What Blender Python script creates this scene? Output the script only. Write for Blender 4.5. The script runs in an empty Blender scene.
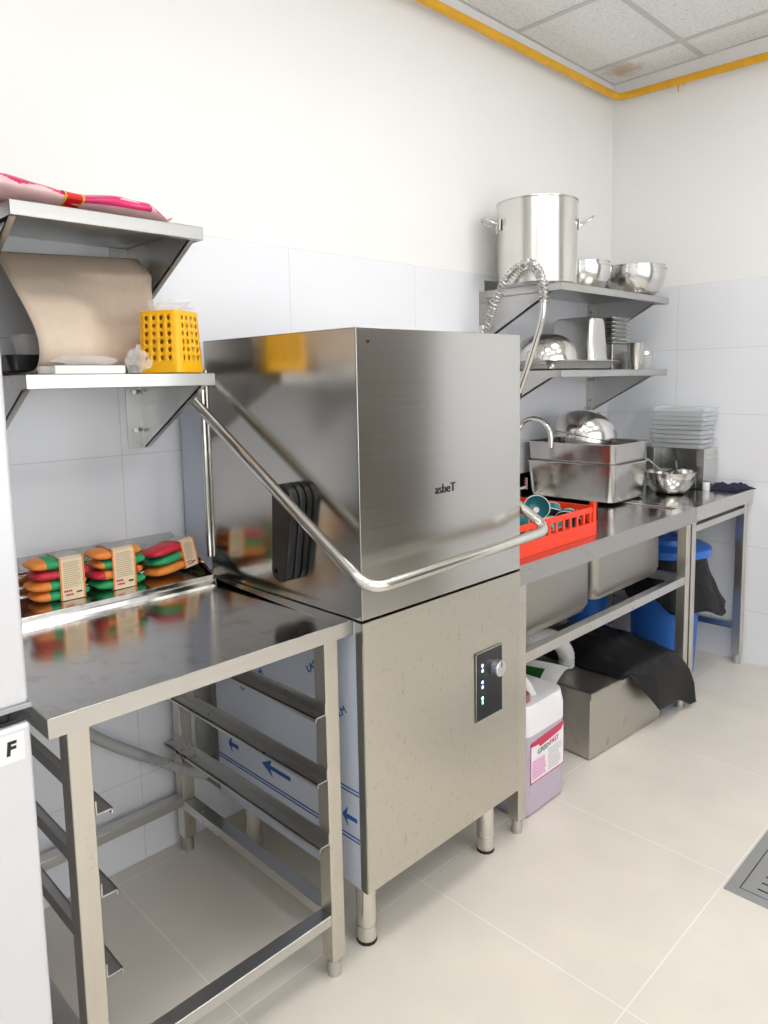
import bpy, bmesh, math, random
from mathutils import Vector, Matrix, Euler, noise
random.seed(7)
C = bpy.context.scene.collection
PI = math.pi
R = math.radians

# ------------------------------------------------------------------ materials
def new_mat(name):
    m = bpy.data.materials.new(name); m.use_nodes = True
    nt = m.node_tree
    return m, nt, nt.nodes['Principled BSDF']

def plain(name, col, rough=.5, metal=0.0, noise_amt=.06, noise_scale=30, bump=0.0, trans=0.0, alpha=1.0, sheen=0.0, spec=.5, coat=0.0):
    m, nt, b = new_mat(name)
    b.inputs['Roughness'].default_value = rough
    b.inputs['Metallic'].default_value = metal
    b.inputs['Specular IOR Level'].default_value = spec
    b.inputs['Transmission Weight'].default_value = trans
    b.inputs['Alpha'].default_value = alpha
    b.inputs['Coat Weight'].default_value = coat
    tc = nt.nodes.new('ShaderNodeTexCoord'); n = nt.nodes.new('ShaderNodeTexNoise')
    n.inputs['Scale'].default_value = noise_scale; n.inputs['Detail'].default_value = 4
    nt.links.new(tc.outputs['Object'], n.inputs['Vector'])
    mx = nt.nodes.new('ShaderNodeMix'); mx.data_type = 'RGBA'
    c = Vector(col)
    lo = [max(0, v*(1-noise_amt)) for v in c]; hi = [min(1, v*(1+noise_amt)) for v in c]
    mx.inputs['A'].default_value = (*lo, 1); mx.inputs['B'].default_value = (*hi, 1)
    nt.links.new(n.outputs['Fac'], mx.inputs['Factor'])
    nt.links.new(mx.outputs['Result'], b.inputs['Base Color'])
    if bump:
        bp = nt.nodes.new('ShaderNodeBump'); bp.inputs['Strength'].default_value = bump; bp.inputs['Distance'].default_value = .002
        nt.links.new(n.outputs['Fac'], bp.inputs['Height']); nt.links.new(bp.outputs['Normal'], b.inputs['Normal'])
    return m

def steel(name, col=(.62, .61, .585), rough=.25, stretch=(2, 60, 400), var=.1, dirt=0.0, dirt_col=(.30, .25, .18), aniso=0.0, dirt_scale=38, bump=.02, rot=0.0, dirt_lo=.60):
    """brushed stainless: grain stretched along one axis in roughness and bump, optional brownish dried specks"""
    m, nt, b = new_mat(name)
    b.inputs['Metallic'].default_value = 1
    tc = nt.nodes.new('ShaderNodeTexCoord'); mp = nt.nodes.new('ShaderNodeMapping')
    mp.inputs['Scale'].default_value = stretch
    n = nt.nodes.new('ShaderNodeTexNoise'); n.inputs['Scale'].default_value = 1; n.inputs['Detail'].default_value = 3
    nt.links.new(tc.outputs['Object'], mp.inputs['Vector']); nt.links.new(mp.outputs['Vector'], n.inputs['Vector'])
    big = nt.nodes.new('ShaderNodeTexNoise'); big.inputs['Scale'].default_value = 6; big.inputs['Detail'].default_value = 3
    nt.links.new(tc.outputs['Object'], big.inputs['Vector'])
    ad = nt.nodes.new('ShaderNodeMath'); ad.operation = 'ADD'
    nt.links.new(n.outputs['Fac'], ad.inputs[0]); nt.links.new(big.outputs['Fac'], ad.inputs[1])
    mr = nt.nodes.new('ShaderNodeMapRange'); mr.inputs['From Min'].default_value = .6; mr.inputs['From Max'].default_value = 1.4
    mr.inputs['To Min'].default_value = rough*(1-var); mr.inputs['To Max'].default_value = rough*(1+var)
    nt.links.new(ad.outputs[0], mr.inputs['Value']); nt.links.new(mr.outputs['Result'], b.inputs['Roughness'])
    mx = nt.nodes.new('ShaderNodeMix'); mx.data_type = 'RGBA'
    mx.inputs['A'].default_value = (*[v*.95 for v in col], 1); mx.inputs['B'].default_value = (*[min(1, v*1.05) for v in col], 1)
    nt.links.new(n.outputs['Fac'], mx.inputs['Factor'])
    outc = mx.outputs['Result']
    if dirt:
        mp2 = nt.nodes.new('ShaderNodeMapping'); mp2.inputs['Scale'].default_value = (1, 1, .55)
        nt.links.new(tc.outputs['Object'], mp2.inputs['Vector'])
        d = nt.nodes.new('ShaderNodeTexNoise'); d.inputs['Scale'].default_value = dirt_scale; d.inputs['Detail'].default_value = 6; d.inputs['Roughness'].default_value = .7
        nt.links.new(mp2.outputs['Vector'], d.inputs['Vector'])
        r2 = nt.nodes.new('ShaderNodeMapRange'); r2.inputs['From Min'].default_value = dirt_lo; r2.inputs['From Max'].default_value = dirt_lo+.09
        r2.inputs['To Min'].default_value = 0; r2.inputs['To Max'].default_value = dirt
        nt.links.new(d.outputs['Fac'], r2.inputs['Value'])
        m2 = nt.nodes.new('ShaderNodeMix'); m2.data_type = 'RGBA'
        nt.links.new(r2.outputs['Result'], m2.inputs['Factor']); nt.links.new(outc, m2.inputs['A'])
        m2.inputs['B'].default_value = (*dirt_col, 1); outc = m2.outputs['Result']
    nt.links.new(outc, b.inputs['Base Color'])
    if bump:
        bp = nt.nodes.new('ShaderNodeBump'); bp.inputs['Strength'].default_value = bump; bp.inputs['Distance'].default_value = .001
        nt.links.new(n.outputs['Fac'], bp.inputs['Height']); nt.links.new(bp.outputs['Normal'], b.inputs['Normal'])
    if aniso:
        b.inputs['Anisotropic'].default_value = aniso; b.inputs['Anisotropic Rotation'].default_value = rot
        tg = nt.nodes.new('ShaderNodeTangent'); tg.direction_type = 'RADIAL'; tg.axis = 'Z'
        nt.links.new(tg.outputs['Tangent'], b.inputs['Tangent'])
    return m

def tile_mat(name, axis, x0, z0, w, h, top, tile_col, grout, paint):
    m, nt, b = new_mat(name)
    tc = nt.nodes.new('ShaderNodeTexCoord'); sp = nt.nodes.new('ShaderNodeSeparateXYZ'); nt.links.new(tc.outputs['Object'], sp.inputs[0])
    def mth(op, a, c):
        n = nt.nodes.new('ShaderNodeMath'); n.operation = op
        for i, v in enumerate((a, c)):
            if isinstance(v, (int, float)): n.inputs[i].default_value = v
            else: nt.links.new(v, n.inputs[i])
        return n.outputs[0]
    u = mth('SUBTRACT', sp.outputs[axis], x0); v = mth('SUBTRACT', sp.outputs['Z'], z0)
    cb = nt.nodes.new('ShaderNodeCombineXYZ'); nt.links.new(u, cb.inputs[0]); nt.links.new(v, cb.inputs[1])
    br = nt.nodes.new('ShaderNodeTexBrick'); br.offset = 0; br.squash = 1
    br.inputs['Scale'].default_value = 1; br.inputs['Brick Width'].default_value = w; br.inputs['Row Height'].default_value = h
    br.inputs['Mortar Size'].default_value = .0013; br.inputs['Mortar Smooth'].default_value = .2; br.inputs['Bias'].default_value = 0
    br.inputs['Color1'].default_value = (*tile_col, 1); br.inputs['Color2'].default_value = (*[c*.99 for c in tile_col], 1); br.inputs['Mortar'].default_value = (*grout, 1)
    nt.links.new(cb.outputs[0], br.inputs['Vector'])
    istile = mth('LESS_THAN', sp.outputs['Z'], top)
    n = nt.nodes.new('ShaderNodeTexNoise'); n.inputs['Scale'].default_value = 3; nt.links.new(tc.outputs['Object'], n.inputs['Vector'])
    pm = nt.nodes.new('ShaderNodeMix'); pm.data_type = 'RGBA'
    pm.inputs['A'].default_value = (*[p*.985 for p in paint], 1); pm.inputs['B'].default_value = (*[min(1, p*1.01) for p in paint], 1)
    nt.links.new(n.outputs['Fac'], pm.inputs['Factor'])
    mx = nt.nodes.new('ShaderNodeMix'); mx.data_type = 'RGBA'
    nt.links.new(istile, mx.inputs['Factor']); nt.links.new(pm.outputs['Result'], mx.inputs['A']); nt.links.new(br.outputs['Color'], mx.inputs['B'])
    nt.links.new(mx.outputs['Result'], b.inputs['Base Color'])
    rg = nt.nodes.new('ShaderNodeMapRange'); nt.links.new(istile, rg.inputs['Value']); rg.inputs['To Min'].default_value = .7; rg.inputs['To Max'].default_value = .13
    nt.links.new(rg.outputs['Result'], b.inputs['Roughness'])
    return m

M = {}
TILE = (.83, .845, .885); GROUT = (.66, .66, .68); PAINT = (.87, .87, .855)
M['wall_x'] = tile_mat('wall tile along x', 'X', .426, .255, .6, .312, 1.815, TILE, GROUT, PAINT)
M['wall_y'] = tile_mat('wall tile along y', 'Y', -.365, .255, .6, .312, 1.815, TILE, GROUT, PAINT)

def floor_mat():
    m, nt, b = new_mat('floor tile')
    tc = nt.nodes.new('ShaderNodeTexCoord'); mp = nt.nodes.new('ShaderNodeMapping')
    mp.inputs['Location'].default_value = (-.313, .053, 0)
    nt.links.new(tc.outputs['Object'], mp.inputs['Vector'])
    br = nt.nodes.new('ShaderNodeTexBrick'); br.offset = 0; br.squash = 1
    br.inputs['Scale'].default_value = 1; br.inputs['Brick Width'].default_value = .6; br.inputs['Row Height'].default_value = .6
    br.inputs['Mortar Size'].default_value = .0018; br.inputs['Mortar Smooth'].default_value = .1; br.inputs['Bias'].default_value = 0
    br.inputs['Color1'].default_value = (.735, .685, .61, 1); br.inputs['Color2'].default_value = (.725, .675, .60, 1); br.inputs['Mortar'].default_value = (.83, .81, .77, 1)
    nt.links.new(mp.outputs['Vector'], br.inputs['Vector'])
    n = nt.nodes.new('ShaderNodeTexNoise'); n.inputs['Scale'].default_value = 5; n.inputs['Detail'].default_value = 6
    nt.links.new(tc.outputs['Object'], n.inputs['Vector'])
    cr = nt.nodes.new('ShaderNodeMapRange'); cr.inputs['From Min'].default_value = .3; cr.inputs['From Max'].default_value = .7; cr.inputs['To Min'].default_value = .95; cr.inputs['To Max'].default_value = 1.04
    nt.links.new(n.outputs['Fac'], cr.inputs['Value'])
    vm = nt.nodes.new('ShaderNodeVectorMath'); vm.operation = 'SCALE'
    nt.links.new(br.outputs['Color'], vm.inputs[0]); nt.links.new(cr.outputs['Result'], vm.inputs['Scale'])
    nt.links.new(vm.outputs['Vector'], b.inputs['Base Color'])
    b.inputs['Roughness'].default_value = .38
    return m
M['floor'] = floor_mat()

def ceiling_mat():
    m, nt, b = new_mat('mineral ceiling panels in a grid')
    tc = nt.nodes.new('ShaderNodeTexCoord'); mp = nt.nodes.new('ShaderNodeMapping')
    mp.inputs['Location'].default_value = (-1.69, .45, 0)
    nt.links.new(tc.outputs['Object'], mp.inputs['Vector'])
    v = nt.nodes.new('ShaderNodeTexVoronoi'); v.inputs['Scale'].default_value = 95
    nt.links.new(tc.outputs['Object'], v.inputs['Vector'])
    n = nt.nodes.new('ShaderNodeTexNoise'); n.inputs['Scale'].default_value = 130; n.inputs['Detail'].default_value = 3; n.inputs['Distortion'].default_value = 1.5
    nt.links.new(tc.outputs['Object'], n.inputs['Vector'])
    mr = nt.nodes.new('ShaderNodeMapRange'); mr.inputs['From Min'].default_value = .34; mr.inputs['From Max'].default_value = .46
    nt.links.new(n.outputs['Fac'], mr.inputs['Value'])
    mx = nt.nodes.new('ShaderNodeMix'); mx.data_type = 'RGBA'
    mx.inputs['A'].default_value = (.60, .595, .58, 1); mx.inputs['B'].default_value = (.88, .88, .87, 1)
    nt.links.new(mr.outputs['Result'], mx.inputs['Factor'])
    # water stain near the corner
    sv = nt.nodes.new('ShaderNodeVectorMath'); sv.operation = 'DISTANCE'; sv.inputs[1].default_value = (2.40, -.12, 2.853)
    wn = nt.nodes.new('ShaderNodeTexNoise'); wn.inputs['Scale'].default_value = 25
    nt.links.new(tc.outputs['Object'], wn.inputs['Vector'])
    nt.links.new(tc.outputs['Object'], sv.inputs[0])
    add = nt.nodes.new('ShaderNodeMath'); add.operation = 'MULTIPLY_ADD'; add.inputs[1].default_value = .12
    nt.links.new(wn.outputs['Fac'], add.inputs[0]); nt.links.new(sv.outputs['Value'], add.inputs[2])
    sr = nt.nodes.new('ShaderNodeMapRange'); sr.inputs['From Min'].default_value = .09; sr.inputs['From Max'].default_value = .17; sr.inputs['To Min'].default_value = .6; sr.inputs['To Max'].default_value = 0
    nt.links.new(add.outputs[0], sr.inputs['Value'])
    m3 = nt.nodes.new('ShaderNodeMix'); m3.data_type = 'RGBA'; m3.inputs['B'].default_value = (.42, .27, .12, 1)
    nt.links.new(sr.outputs['Result'], m3.inputs['Factor']); nt.links.new(mx.outputs['Result'], m3.inputs['A'])
    nt.links.new(m3.outputs['Result'], b.inputs['Base Color'])
    b.inputs['Roughness'].default_value = .9
    return m
M['ceiling'] = ceiling_mat()
M['tbar'] = plain('grey ceiling grid bar', (.60, .59, .58), .5)
M['paint'] = plain('white paint', PAINT, .7, noise_amt=.01)
M['door'] = plain('dark brown door', (.10, .085, .07), .4)

M['hood'] = steel('hood steel', (.56, .55, .52), .20, (2, 2, 500), aniso=.8, bump=.0, rot=.25)
M['hoodside'] = steel('hood side steel', (.55, .535, .50), .17, (2, 2, 400), bump=.0, aniso=.6, rot=.25)
M['cab'] = steel('cabinet steel with dried splashes', (.60, .575, .51), .34, (2, 2, 300), dirt=.55, bump=.0, dirt_scale=105, dirt_lo=.595, dirt_col=(.33, .29, .21))
M['dark'] = steel('dark grey steel', (.45, .44, .42), .3)  # one darker steel for the fold, tank casing, pivots and storage box
M['top'] = steel('worktop steel', (.60, .59, .575), .15, (90, 2, 90), var=.25, bump=.004, dirt=.55, dirt_col=(.40, .39, .375), dirt_scale=17, dirt_lo=.54)
M['lip'] = steel('worktop lip steel', (.63, .615, .58), .3, (2, 90, 90), bump=.006)
M['leg'] = steel('leg steel', (.64, .605, .54), .32, (90, 90, 2), dirt=.4, dirt_scale=30)
M['bar'] = steel('bar steel', (.60, .59, .57), .30, (60, 60, 60), var=.12, bump=0)
M['polish'] = steel('polished steel', (.68, .67, .65), .15, (30, 30, 30), var=.3, bump=0)
M['satin'] = steel('satin steel', (.66, .655, .63), .24, (60, 60, 60), bump=.01)
M['shelf'] = steel('shelf steel', (.55, .545, .53), .30, (2, 60, 60))
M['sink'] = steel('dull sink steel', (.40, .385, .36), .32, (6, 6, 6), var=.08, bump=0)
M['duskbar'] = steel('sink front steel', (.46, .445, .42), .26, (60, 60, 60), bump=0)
M['pan'] = steel('pan steel', (.55, .535, .515), .20, (40, 40, 40), var=.2, bump=.005)
M['pot'] = steel('pot steel', (.72, .71, .68), .23, (2, 2, 300), aniso=.8, bump=.0, rot=0.25)
M['tube'] = steel('tube steel', (.72, .70, .66), .16, (40, 40, 40), bump=0)
M['trap'] = steel('dull galvanised steel', (.52, .50, .46), .40, (20, 20, 20), dirt=.5, dirt_scale=14, var=.3)
M['drain'] = steel('drain steel', (.48, .48, .48), .45, (30, 30, 30))
M['black'] = plain('black plastic', (.012, .012, .014), .3)
M['rubber'] = plain('black rubber', (.015, .015, .015), .7)
M['slot'] = plain('dark slot', (.008, .008, .008), .9)
M['film'] = plain('bluish white protective film', (.60, .65, .75), .32, noise_amt=.03, noise_scale=4, coat=.3)
M['blueprint'] = plain('blue print ink', (.01, .09, .36), .5)
M['ink'] = plain('black ink', (.01, .01, .012), .5)
M['yellow'] = plain('yellow plastic', (.95, .48, .005), .35, noise_amt=.03)
M['gas'] = plain('yellow pipe paint', (.78, .40, .012), .4, noise_amt=.15, noise_scale=14)
M['red'] = plain('orange red plastic', (.86, .045, .008), .38, noise_amt=.04)
M['card'] = plain('kraft cardboard', (.60, .485, .385), .75, noise_amt=.07, noise_scale=60)
M['teal'] = plain('teal glaze', (.015, .15, .17), .18, noise_amt=.25, noise_scale=22)
M['cream'] = plain('unglazed cream', (.62, .58, .50), .45)
M['white'] = plain('white plastic', (.82, .81, .80), .4)
M['whitepaper'] = plain('white paper', (.85, .84, .82), .6)
M['fridge'] = plain('silver white fridge enamel', (.70, .70, .72), .33, metal=.25, noise_amt=.02)
M['fridgeedge'] = plain('grey door edge', (.42, .42, .43), .4, metal=.4)
M['gasket'] = plain('door gasket', (.03, .03, .03), .6)
M['blue'] = plain('blue bin plastic', (.025, .16, .60), .35, noise_amt=.05)
M['liner'] = plain('black bin liner', (.008, .008, .009), .46, noise_amt=.3, noise_scale=18, bump=.5, spec=.22)
M['cloth'] = plain('dark navy cloth', (.02, .02, .045), .9, noise_amt=.3, noise_scale=80, bump=.6)
M['hose'] = plain('grey ribbed hose', (.50, .50, .49), .5)
M['clear'] = plain('thin clear plastic', (.90, .90, .90), .12, alpha=.22, noise_amt=.02)
M['haze'] = plain('cloudy clear plastic', (.88, .90, .92), .2, alpha=.42, noise_amt=.02)
M['hazey'] = plain('cloudy plastic bag', (.86, .85, .78), .3, alpha=.6, noise_amt=.05)
M['jar'] = plain('jar glass', (.80, .82, .78), .05, alpha=.35)
M['spice'] = plain('dried spice', (.36, .33, .22), .9, noise_amt=.6, noise_scale=120)
M['lilac'] = plain('lilac liquid in translucent plastic', (.47, .40, .50), .35, noise_amt=.04, coat=.2)
M['jugtop'] = plain('translucent white jug plastic', (.78, .755, .78), .4, noise_amt=.03)
M['brown'] = plain('brown screw cap', (.30, .13, .11), .5)
M['labelwhite'] = plain('label paper', (.84, .79, .82), .5)
M['labelpink'] = plain('label pink print', (.72, .36, .56), .55, noise_amt=.35, noise_scale=160)
M['labelred'] = plain('label red band', (.55, .03, .09), .5)
M['labelgreen'] = plain('label green letters', (.01, .20, .10), .5)
M['labelgrey'] = plain('label grey print', (.55, .54, .55), .5, noise_amt=.5, noise_scale=240)
M['pouchgreen'] = plain('green pouch print', (.008, .10, .012), .4, noise_amt=.5, noise_scale=12)
M['pink'] = plain('pink plastic wrapper', (.62, .012, .13), .28, noise_amt=.35, noise_scale=18, bump=.3)
M['palepink'] = plain('pale pink wrapper', (.80, .52, .52), .35, noise_amt=.25, noise_scale=16, bump=.3)
M['redband'] = plain('red tape', (.70, .01, .012), .4)
M['goldband'] = plain('gold tape edge', (.75, .48, .03), .4)
M['orange'] = plain('orange sponge', (.86, .27, .045), .55, noise_amt=.12, noise_scale=90)
M['green'] = plain('green scourer', (.02, .36, .13), .55, noise_amt=.2, noise_scale=140)
M['crimson'] = plain('crimson sponge', (.62, .02, .045), .5, noise_amt=.15, noise_scale=90)
M['sleeve'] = plain('cream cardboard sleeve', (.84, .68, .46), .5, noise_amt=.05)
M['sleeveedge'] = plain('orange sleeve edge', (.82, .26, .06), .5)
M['print'] = plain('fine print', (.42, .33, .22), .6)
M['silverprint'] = plain('silver sleeve top', (.45, .42, .42), .3, metal=.5, noise_amt=.5, noise_scale=50)
M['panelglass'] = plain('black control glass', (.012, .012, .014), .2)
M['knobm'] = steel('knob aluminium', (.72, .72, .72), .3, (30, 30, 30))

def emis(name, col, s):
    m, nt, b = new_mat(name)
    b.inputs['Base Color'].default_value = (.8, .8, .8, 1)
    b.inputs['Emission Color'].default_value = (*col, 1); b.inputs['Emission Strength'].default_value = s
    return m
M['led'] = emis('light diffuser', (1.0, .985, .955), 6.4)
M['fillglow'] = emis('frosted daylight pane', (.94, .97, 1.0), 1.6)  # added glow for frontal fill, not a known light source
M['ledblue'] = emis('blue indicator', (.05, .25, 1), 3)
M['ledgreen'] = emis('green indicator', (.05, 1, .4), 4)

# ------------------------------------------------------------------ mesh helpers
class MB:
    def __init__(s): s.bm = bmesh.new(); s.mats = []
    def mi(s, mat):
        if mat is None: return 0
        if mat not in s.mats: s.mats.append(mat)
        return s.mats.index(mat)
    def face(s, vs, mi=0):
        try:
            f = s.bm.faces.new(vs); f.material_index = mi; return f
        except ValueError: return None
    def box(s, x0, x1, y0, y1, z0, z1, mat=None, mtx=None):
        k = s.mi(mat)
        v = [Vector(p) for p in ((x0,y0,z0),(x1,y0,z0),(x1,y1,z0),(x0,y1,z0),(x0,y0,z1),(x1,y0,z1),(x1,y1,z1),(x0,y1,z1))]
        if mtx: v = [mtx @ p for p in v]
        v = [s.bm.verts.new(p) for p in v]
        for f in ((0,3,2,1),(4,5,6,7),(0,1,5,4),(1,2,6,5),(2,3,7,6),(3,0,4,7)): s.face([v[i] for i in f], k)
        return s
    def loft(s, rings, cap0=True, cap1=True, closed=False, mat=None, wrap=True):
        k = s.mi(mat)
        vr = [[s.bm.verts.new(p) for p in r] for r in rings]
        n = len(vr[0])
        L = len(vr)
        for i in range(L if closed else L-1):
            a, b = vr[i], vr[(i+1) % L]
            for j in range(n if wrap else n-1):
                s.face([a[j], a[(j+1) % n], b[(j+1) % n], b[j]], k)
        if cap0 and not closed: s.face(list(reversed(vr[0])), k)
        if cap1 and not closed: s.face(vr[-1], k)
        return s
    def tube(s, pts, r, seg=12, closed=False, mat=None, cap=True):
        pts = [Vector(p) for p in pts]; n = len(pts)
        rad = r if callable(r) else (lambda i: r)
        rings = []; up = None
        for i in range(n):
            if closed: t = pts[(i+1) % n]-pts[i-1]
            else: t = pts[min(i+1, n-1)]-pts[max(i-1, 0)]
            t.normalize()
            if up is None:
                up = Vector((0, 0, 1)) if abs(t.z) < .9 else Vector((1, 0, 0))
            a = t.cross(up).normalized(); b = a.cross(t).normalized(); up = b
            rr = rad(i)
            rings.append([pts[i]+a*math.cos(2*PI*j/seg)*rr+b*math.sin(2*PI*j/seg)*rr for j in range(seg)])
        return s.loft(rings, cap, cap, closed, mat)
    def lathe(s, prof, c=(0, 0, 0), seg=32, mat=None, mtx=None, cap0=False, cap1=False):
        c = Vector(c); rings = []
        for r, z in prof:
            ring = [Vector((r*math.cos(2*PI*j/seg), r*math.sin(2*PI*j/seg), z)) for j in range(seg)]
            if mtx: ring = [mtx @ p for p in ring]
            rings.append([p+c for p in ring])
        return s.loft(rings, cap0, cap1, False, mat)
    def prism(s, poly, ax, a, b, mat=None):
        def P(u, v, w): return {'x': (w, u, v), 'y': (u, w, v), 'z': (u, v, w)}[ax]
        return s.loft([[Vector(P(u, v, a)) for u, v in poly], [Vector(P(u, v, b)) for u, v in poly]], mat=mat)
    def grid(s, fn, nu, nv, mat=None):
        k = s.mi(mat)
        v = [[s.bm.verts.new(fn(i/nu, j/nv)) for j in range(nv+1)] for i in range(nu+1)]
        for i in range(nu):
            for j in range(nv): s.face([v[i][j], v[i+1][j], v[i+1][j+1], v[i][j+1]], k)
        return s
    def ball(s, c, r, sc=(1, 1, 1), u=16, v=10, mat=None):
        k = s.mi(mat)
        ret = bmesh.ops.create_uvsphere(s.bm, u_segments=u, v_segments=v, radius=r)
        for p in ret['verts']: p.co = Vector((p.co.x*sc[0], p.co.y*sc[1], p.co.z*sc[2]))+Vector(c)
        for f in {f for p in ret['verts'] for f in p.link_faces}: f.material_index = k
        return s
    def build(s, name, mat=None, parent=None, bevel=0, seg=2, smooth=35, solid=0, origin=None, sub=0, mtx=None):
        me = bpy.data.meshes.new(name)
        if mtx is not None: bmesh.ops.transform(s.bm, matrix=mtx, verts=s.bm.verts)
        off = Vector((0, 0, 0))
        if origin is not None: off = Vector(origin)
        elif parent is not None:
            p = parent
            while p.parent: p = p.parent
            if p.get('world'): off = Vector(p.location)
        if off.length: bmesh.ops.translate(s.bm, vec=-off, verts=s.bm.verts)
        bmesh.ops.recalc_face_normals(s.bm, faces=s.bm.faces)
        s.bm.to_mesh(me); s.bm.free()
        mats = s.mats if s.mats and s.mats[0] is not None else []
        if mat is not None and not mats: me.materials.append(mat)
        for m in mats: me.materials.append(m)
        o = bpy.data.objects.new(name, me); C.objects.link(o)
        if origin is not None: o.location = off
        if parent is not None: o.parent = parent
        if smooth:
            for p in me.polygons: p.use_smooth = True
            me.set_sharp_from_angle(angle=R(smooth))
        if solid:
            md = o.modifiers.new('thick', 'SOLIDIFY'); md.thickness = solid; md.offset = 0
        if sub:
            md = o.modifiers.new('sub', 'SUBSURF'); md.levels = sub; md.render_levels = sub
        if bevel:
            md = o.modifiers.new('bevel', 'BEVEL'); md.width = bevel; md.segments = seg; md.limit_method = 'ANGLE'; md.angle_limit = R(40)
            md.harden_normals = True
        return o

def thing(name, label, cat, loc=(0, 0, 0), group=None, rz=0):
    o = bpy.data.objects.new(name, None); C.objects.link(o); o.empty_display_size = .05
    o.location = loc; o.rotation_euler = (0, 0, rz); o['label'] = label; o['category'] = cat; o['world'] = 1 if not rz else 0
    if group: o['group'] = group
    return o
def local(o): o['world'] = 0; return o
def tag(o, label, cat, group=None):
    o['label'] = label; o['category'] = cat
    if group: o['group'] = group
    return o
def struct(o): o['kind'] = 'structure'; return o
def copy_tree(o, parent=None):
    c = o.copy(); C.objects.link(c)
    if parent is not None: c.parent = parent
    for ch in list(o.children): copy_tree(ch, c)
    return c
def fillet(pts, r, n=6):
    pts = [Vector(p) for p in pts]; out = [pts[0]]
    for i in range(1, len(pts)-1):
        a, b, c = pts[i-1], pts[i], pts[i+1]
        d0 = (a-b); d1 = (c-b); rr = min(r, d0.length*.49, d1.length*.49)
        p0 = b+d0.normalized()*rr; p1 = b+d1.normalized()*rr
        for k in range(n+1):
            t = k/n; out.append(p0*(1-t)**2+b*2*t*(1-t)+p1*t*t)
    out.append(pts[-1]); return out
def rrect(cx, cy, w, d, r, z, n=5):
    out = []
    for qx, qy, a0 in ((1, 1, 0), (-1, 1, 90), (-1, -1, 180), (1, -1, 270)):
        for k in range(n+1):
            a = R(a0+90*k/n)
            out.append(Vector((cx+qx*(w/2-r)+r*math.cos(a), cy+qy*(d/2-r)+r*math.sin(a), z)))
    return out
def spline(pts, n=8):
    P = [Vector(p) for p in pts]; P = [P[0]*2-P[1]]+P+[P[-1]*2-P[-2]]; out = []
    for i in range(1, len(P)-2):
        for k in range(n):
            t = k/n
            out.append(.5*((2*P[i])+(-P[i-1]+P[i+1])*t+(2*P[i-1]-5*P[i]+4*P[i+1]-P[i+2])*t*t+(-P[i-1]+3*P[i]-3*P[i+1]+P[i+2])*t**3))
    out.append(P[-2]); return out
def text(name, body, size, mat, parent, mtx, extrude=.0004, shear=0, bold=0):
    """letters as a thin mesh lying in the local XY plane of mtx"""
    cu = bpy.data.curves.new(name, 'FONT'); cu.body = body; cu.size = size; cu.extrude = extrude; cu.align_x = 'CENTER'; cu.align_y = 'CENTER'; cu.shear = shear; cu.offset = bold
    t = bpy.data.objects.new(name, cu); C.objects.link(t)
    dg = bpy.context.evaluated_depsgraph_get(); dg.update()
    me = bpy.data.meshes.new_from_object(t.evaluated_get(dg))
    bpy.data.objects.remove(t); bpy.data.curves.remove(cu)
    p = parent
    while p is not None and p.parent: p = p.parent
    off = Vector(p.location) if p is not None and p.get('world') else Vector((0, 0, 0))
    me.transform(Matrix.Translation(-off) @ mtx)
    me.materials.clear(); me.materials.append(mat)
    o = bpy.data.objects.new(name, me); C.objects.link(o); o.parent = parent
    return o
def frame(o, x, y):
    """matrix whose local X, Y run along x, y and whose origin is o"""
    x = Vector(x).normalized(); y = Vector(y).normalized(); z = x.cross(y)
    m = Matrix((x, y, z)).transposed().to_4x4(); m.translation = Vector(o); return m

# ------------------------------------------------------------------ room
XR, YF, XL, ZC = 2.54, -3.90, -1.95, 2.853
struct(MB().box(XL, XR, YF, 0, -.08, 0).build('floor', M['floor'], smooth=0))
struct(MB().box(XL-.1, XR+.1, YF-.1, .1, ZC, ZC+.08).build('ceiling', M['ceiling'], smooth=0))
struct(MB().box(XL-.1, XR+.1, 0, .1, -.08, ZC).build('wall_back', M['wall_x'], smooth=0))
struct(MB().box(XR, XR+.1, YF-.1, 0, -.08, ZC).build('wall_right', M['wall_y'], smooth=0))
struct(MB().box(XL-.1, XL, YF-.1, 0, -.08, ZC).build('wall_left', M['wall_y'], smooth=0))
struct(MB().box(XL, XR, YF-.1, YF, -.08, ZC).build('wall_front', M['wall_x'], smooth=0))
# dark door further along the right wall (behind the photographer, mirrored in the hood)
d = MB(); d.box(XR-.035, XR, -3.75, -2.85, 0, 2.1)
d.box(XR-.05, XR, -3.82, -3.75, 0, 2.17); d.box(XR-.05, XR, -2.85, -2.78, 0, 2.17); d.box(XR-.05, XR, -3.82, -2.78, 2.1, 2.17)
struct(d.build('door_1', M['door'], bevel=.004))
# invented glowing panes behind the photographer, added as soft fill under shelves and tables
b = MB()
for x in (-1.72, -.52, .68, 1.88): b.box(x-.03, x+.03, YF, YF+.05, .75, 2.35)
for zz in (.75, 2.35): b.box(-1.75, 1.91, YF, YF+.05, zz-.03, zz+.03)
wn_ = b.build('added_fill_window_1', M['paint'], bevel=.003); struct(wn_)
for x in (-1.69, -.49, .71):
    MB().box(x, x+1.14, YF+.01, YF+.02, .78, 2.32).build('fill_pane', M['fillglow'], wn_, smooth=0)
# ceiling grid: tee bars and wall angle
g = MB()
for k in range(-4, 2):
    x = 1.69+.61*k
    if XL < x < XR: g.box(x-.012, x+.012, YF, 0, ZC-.004, ZC+.01)
for k in range(0, 6):
    y = -.45-.61*k
    g.box(XL, XR, y-.012, y+.012, ZC-.0045, ZC+.01)
struct(g.build('trim_1', M['tbar'], smooth=0))
g = MB()
g.box(XL, XR, -.010, 0, ZC-.003, ZC+.01); g.box(XR-.010, XR, YF, 0, ZC-.003, ZC+.01)
struct(g.build('trim_2', M['tbar'], smooth=0))

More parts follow.
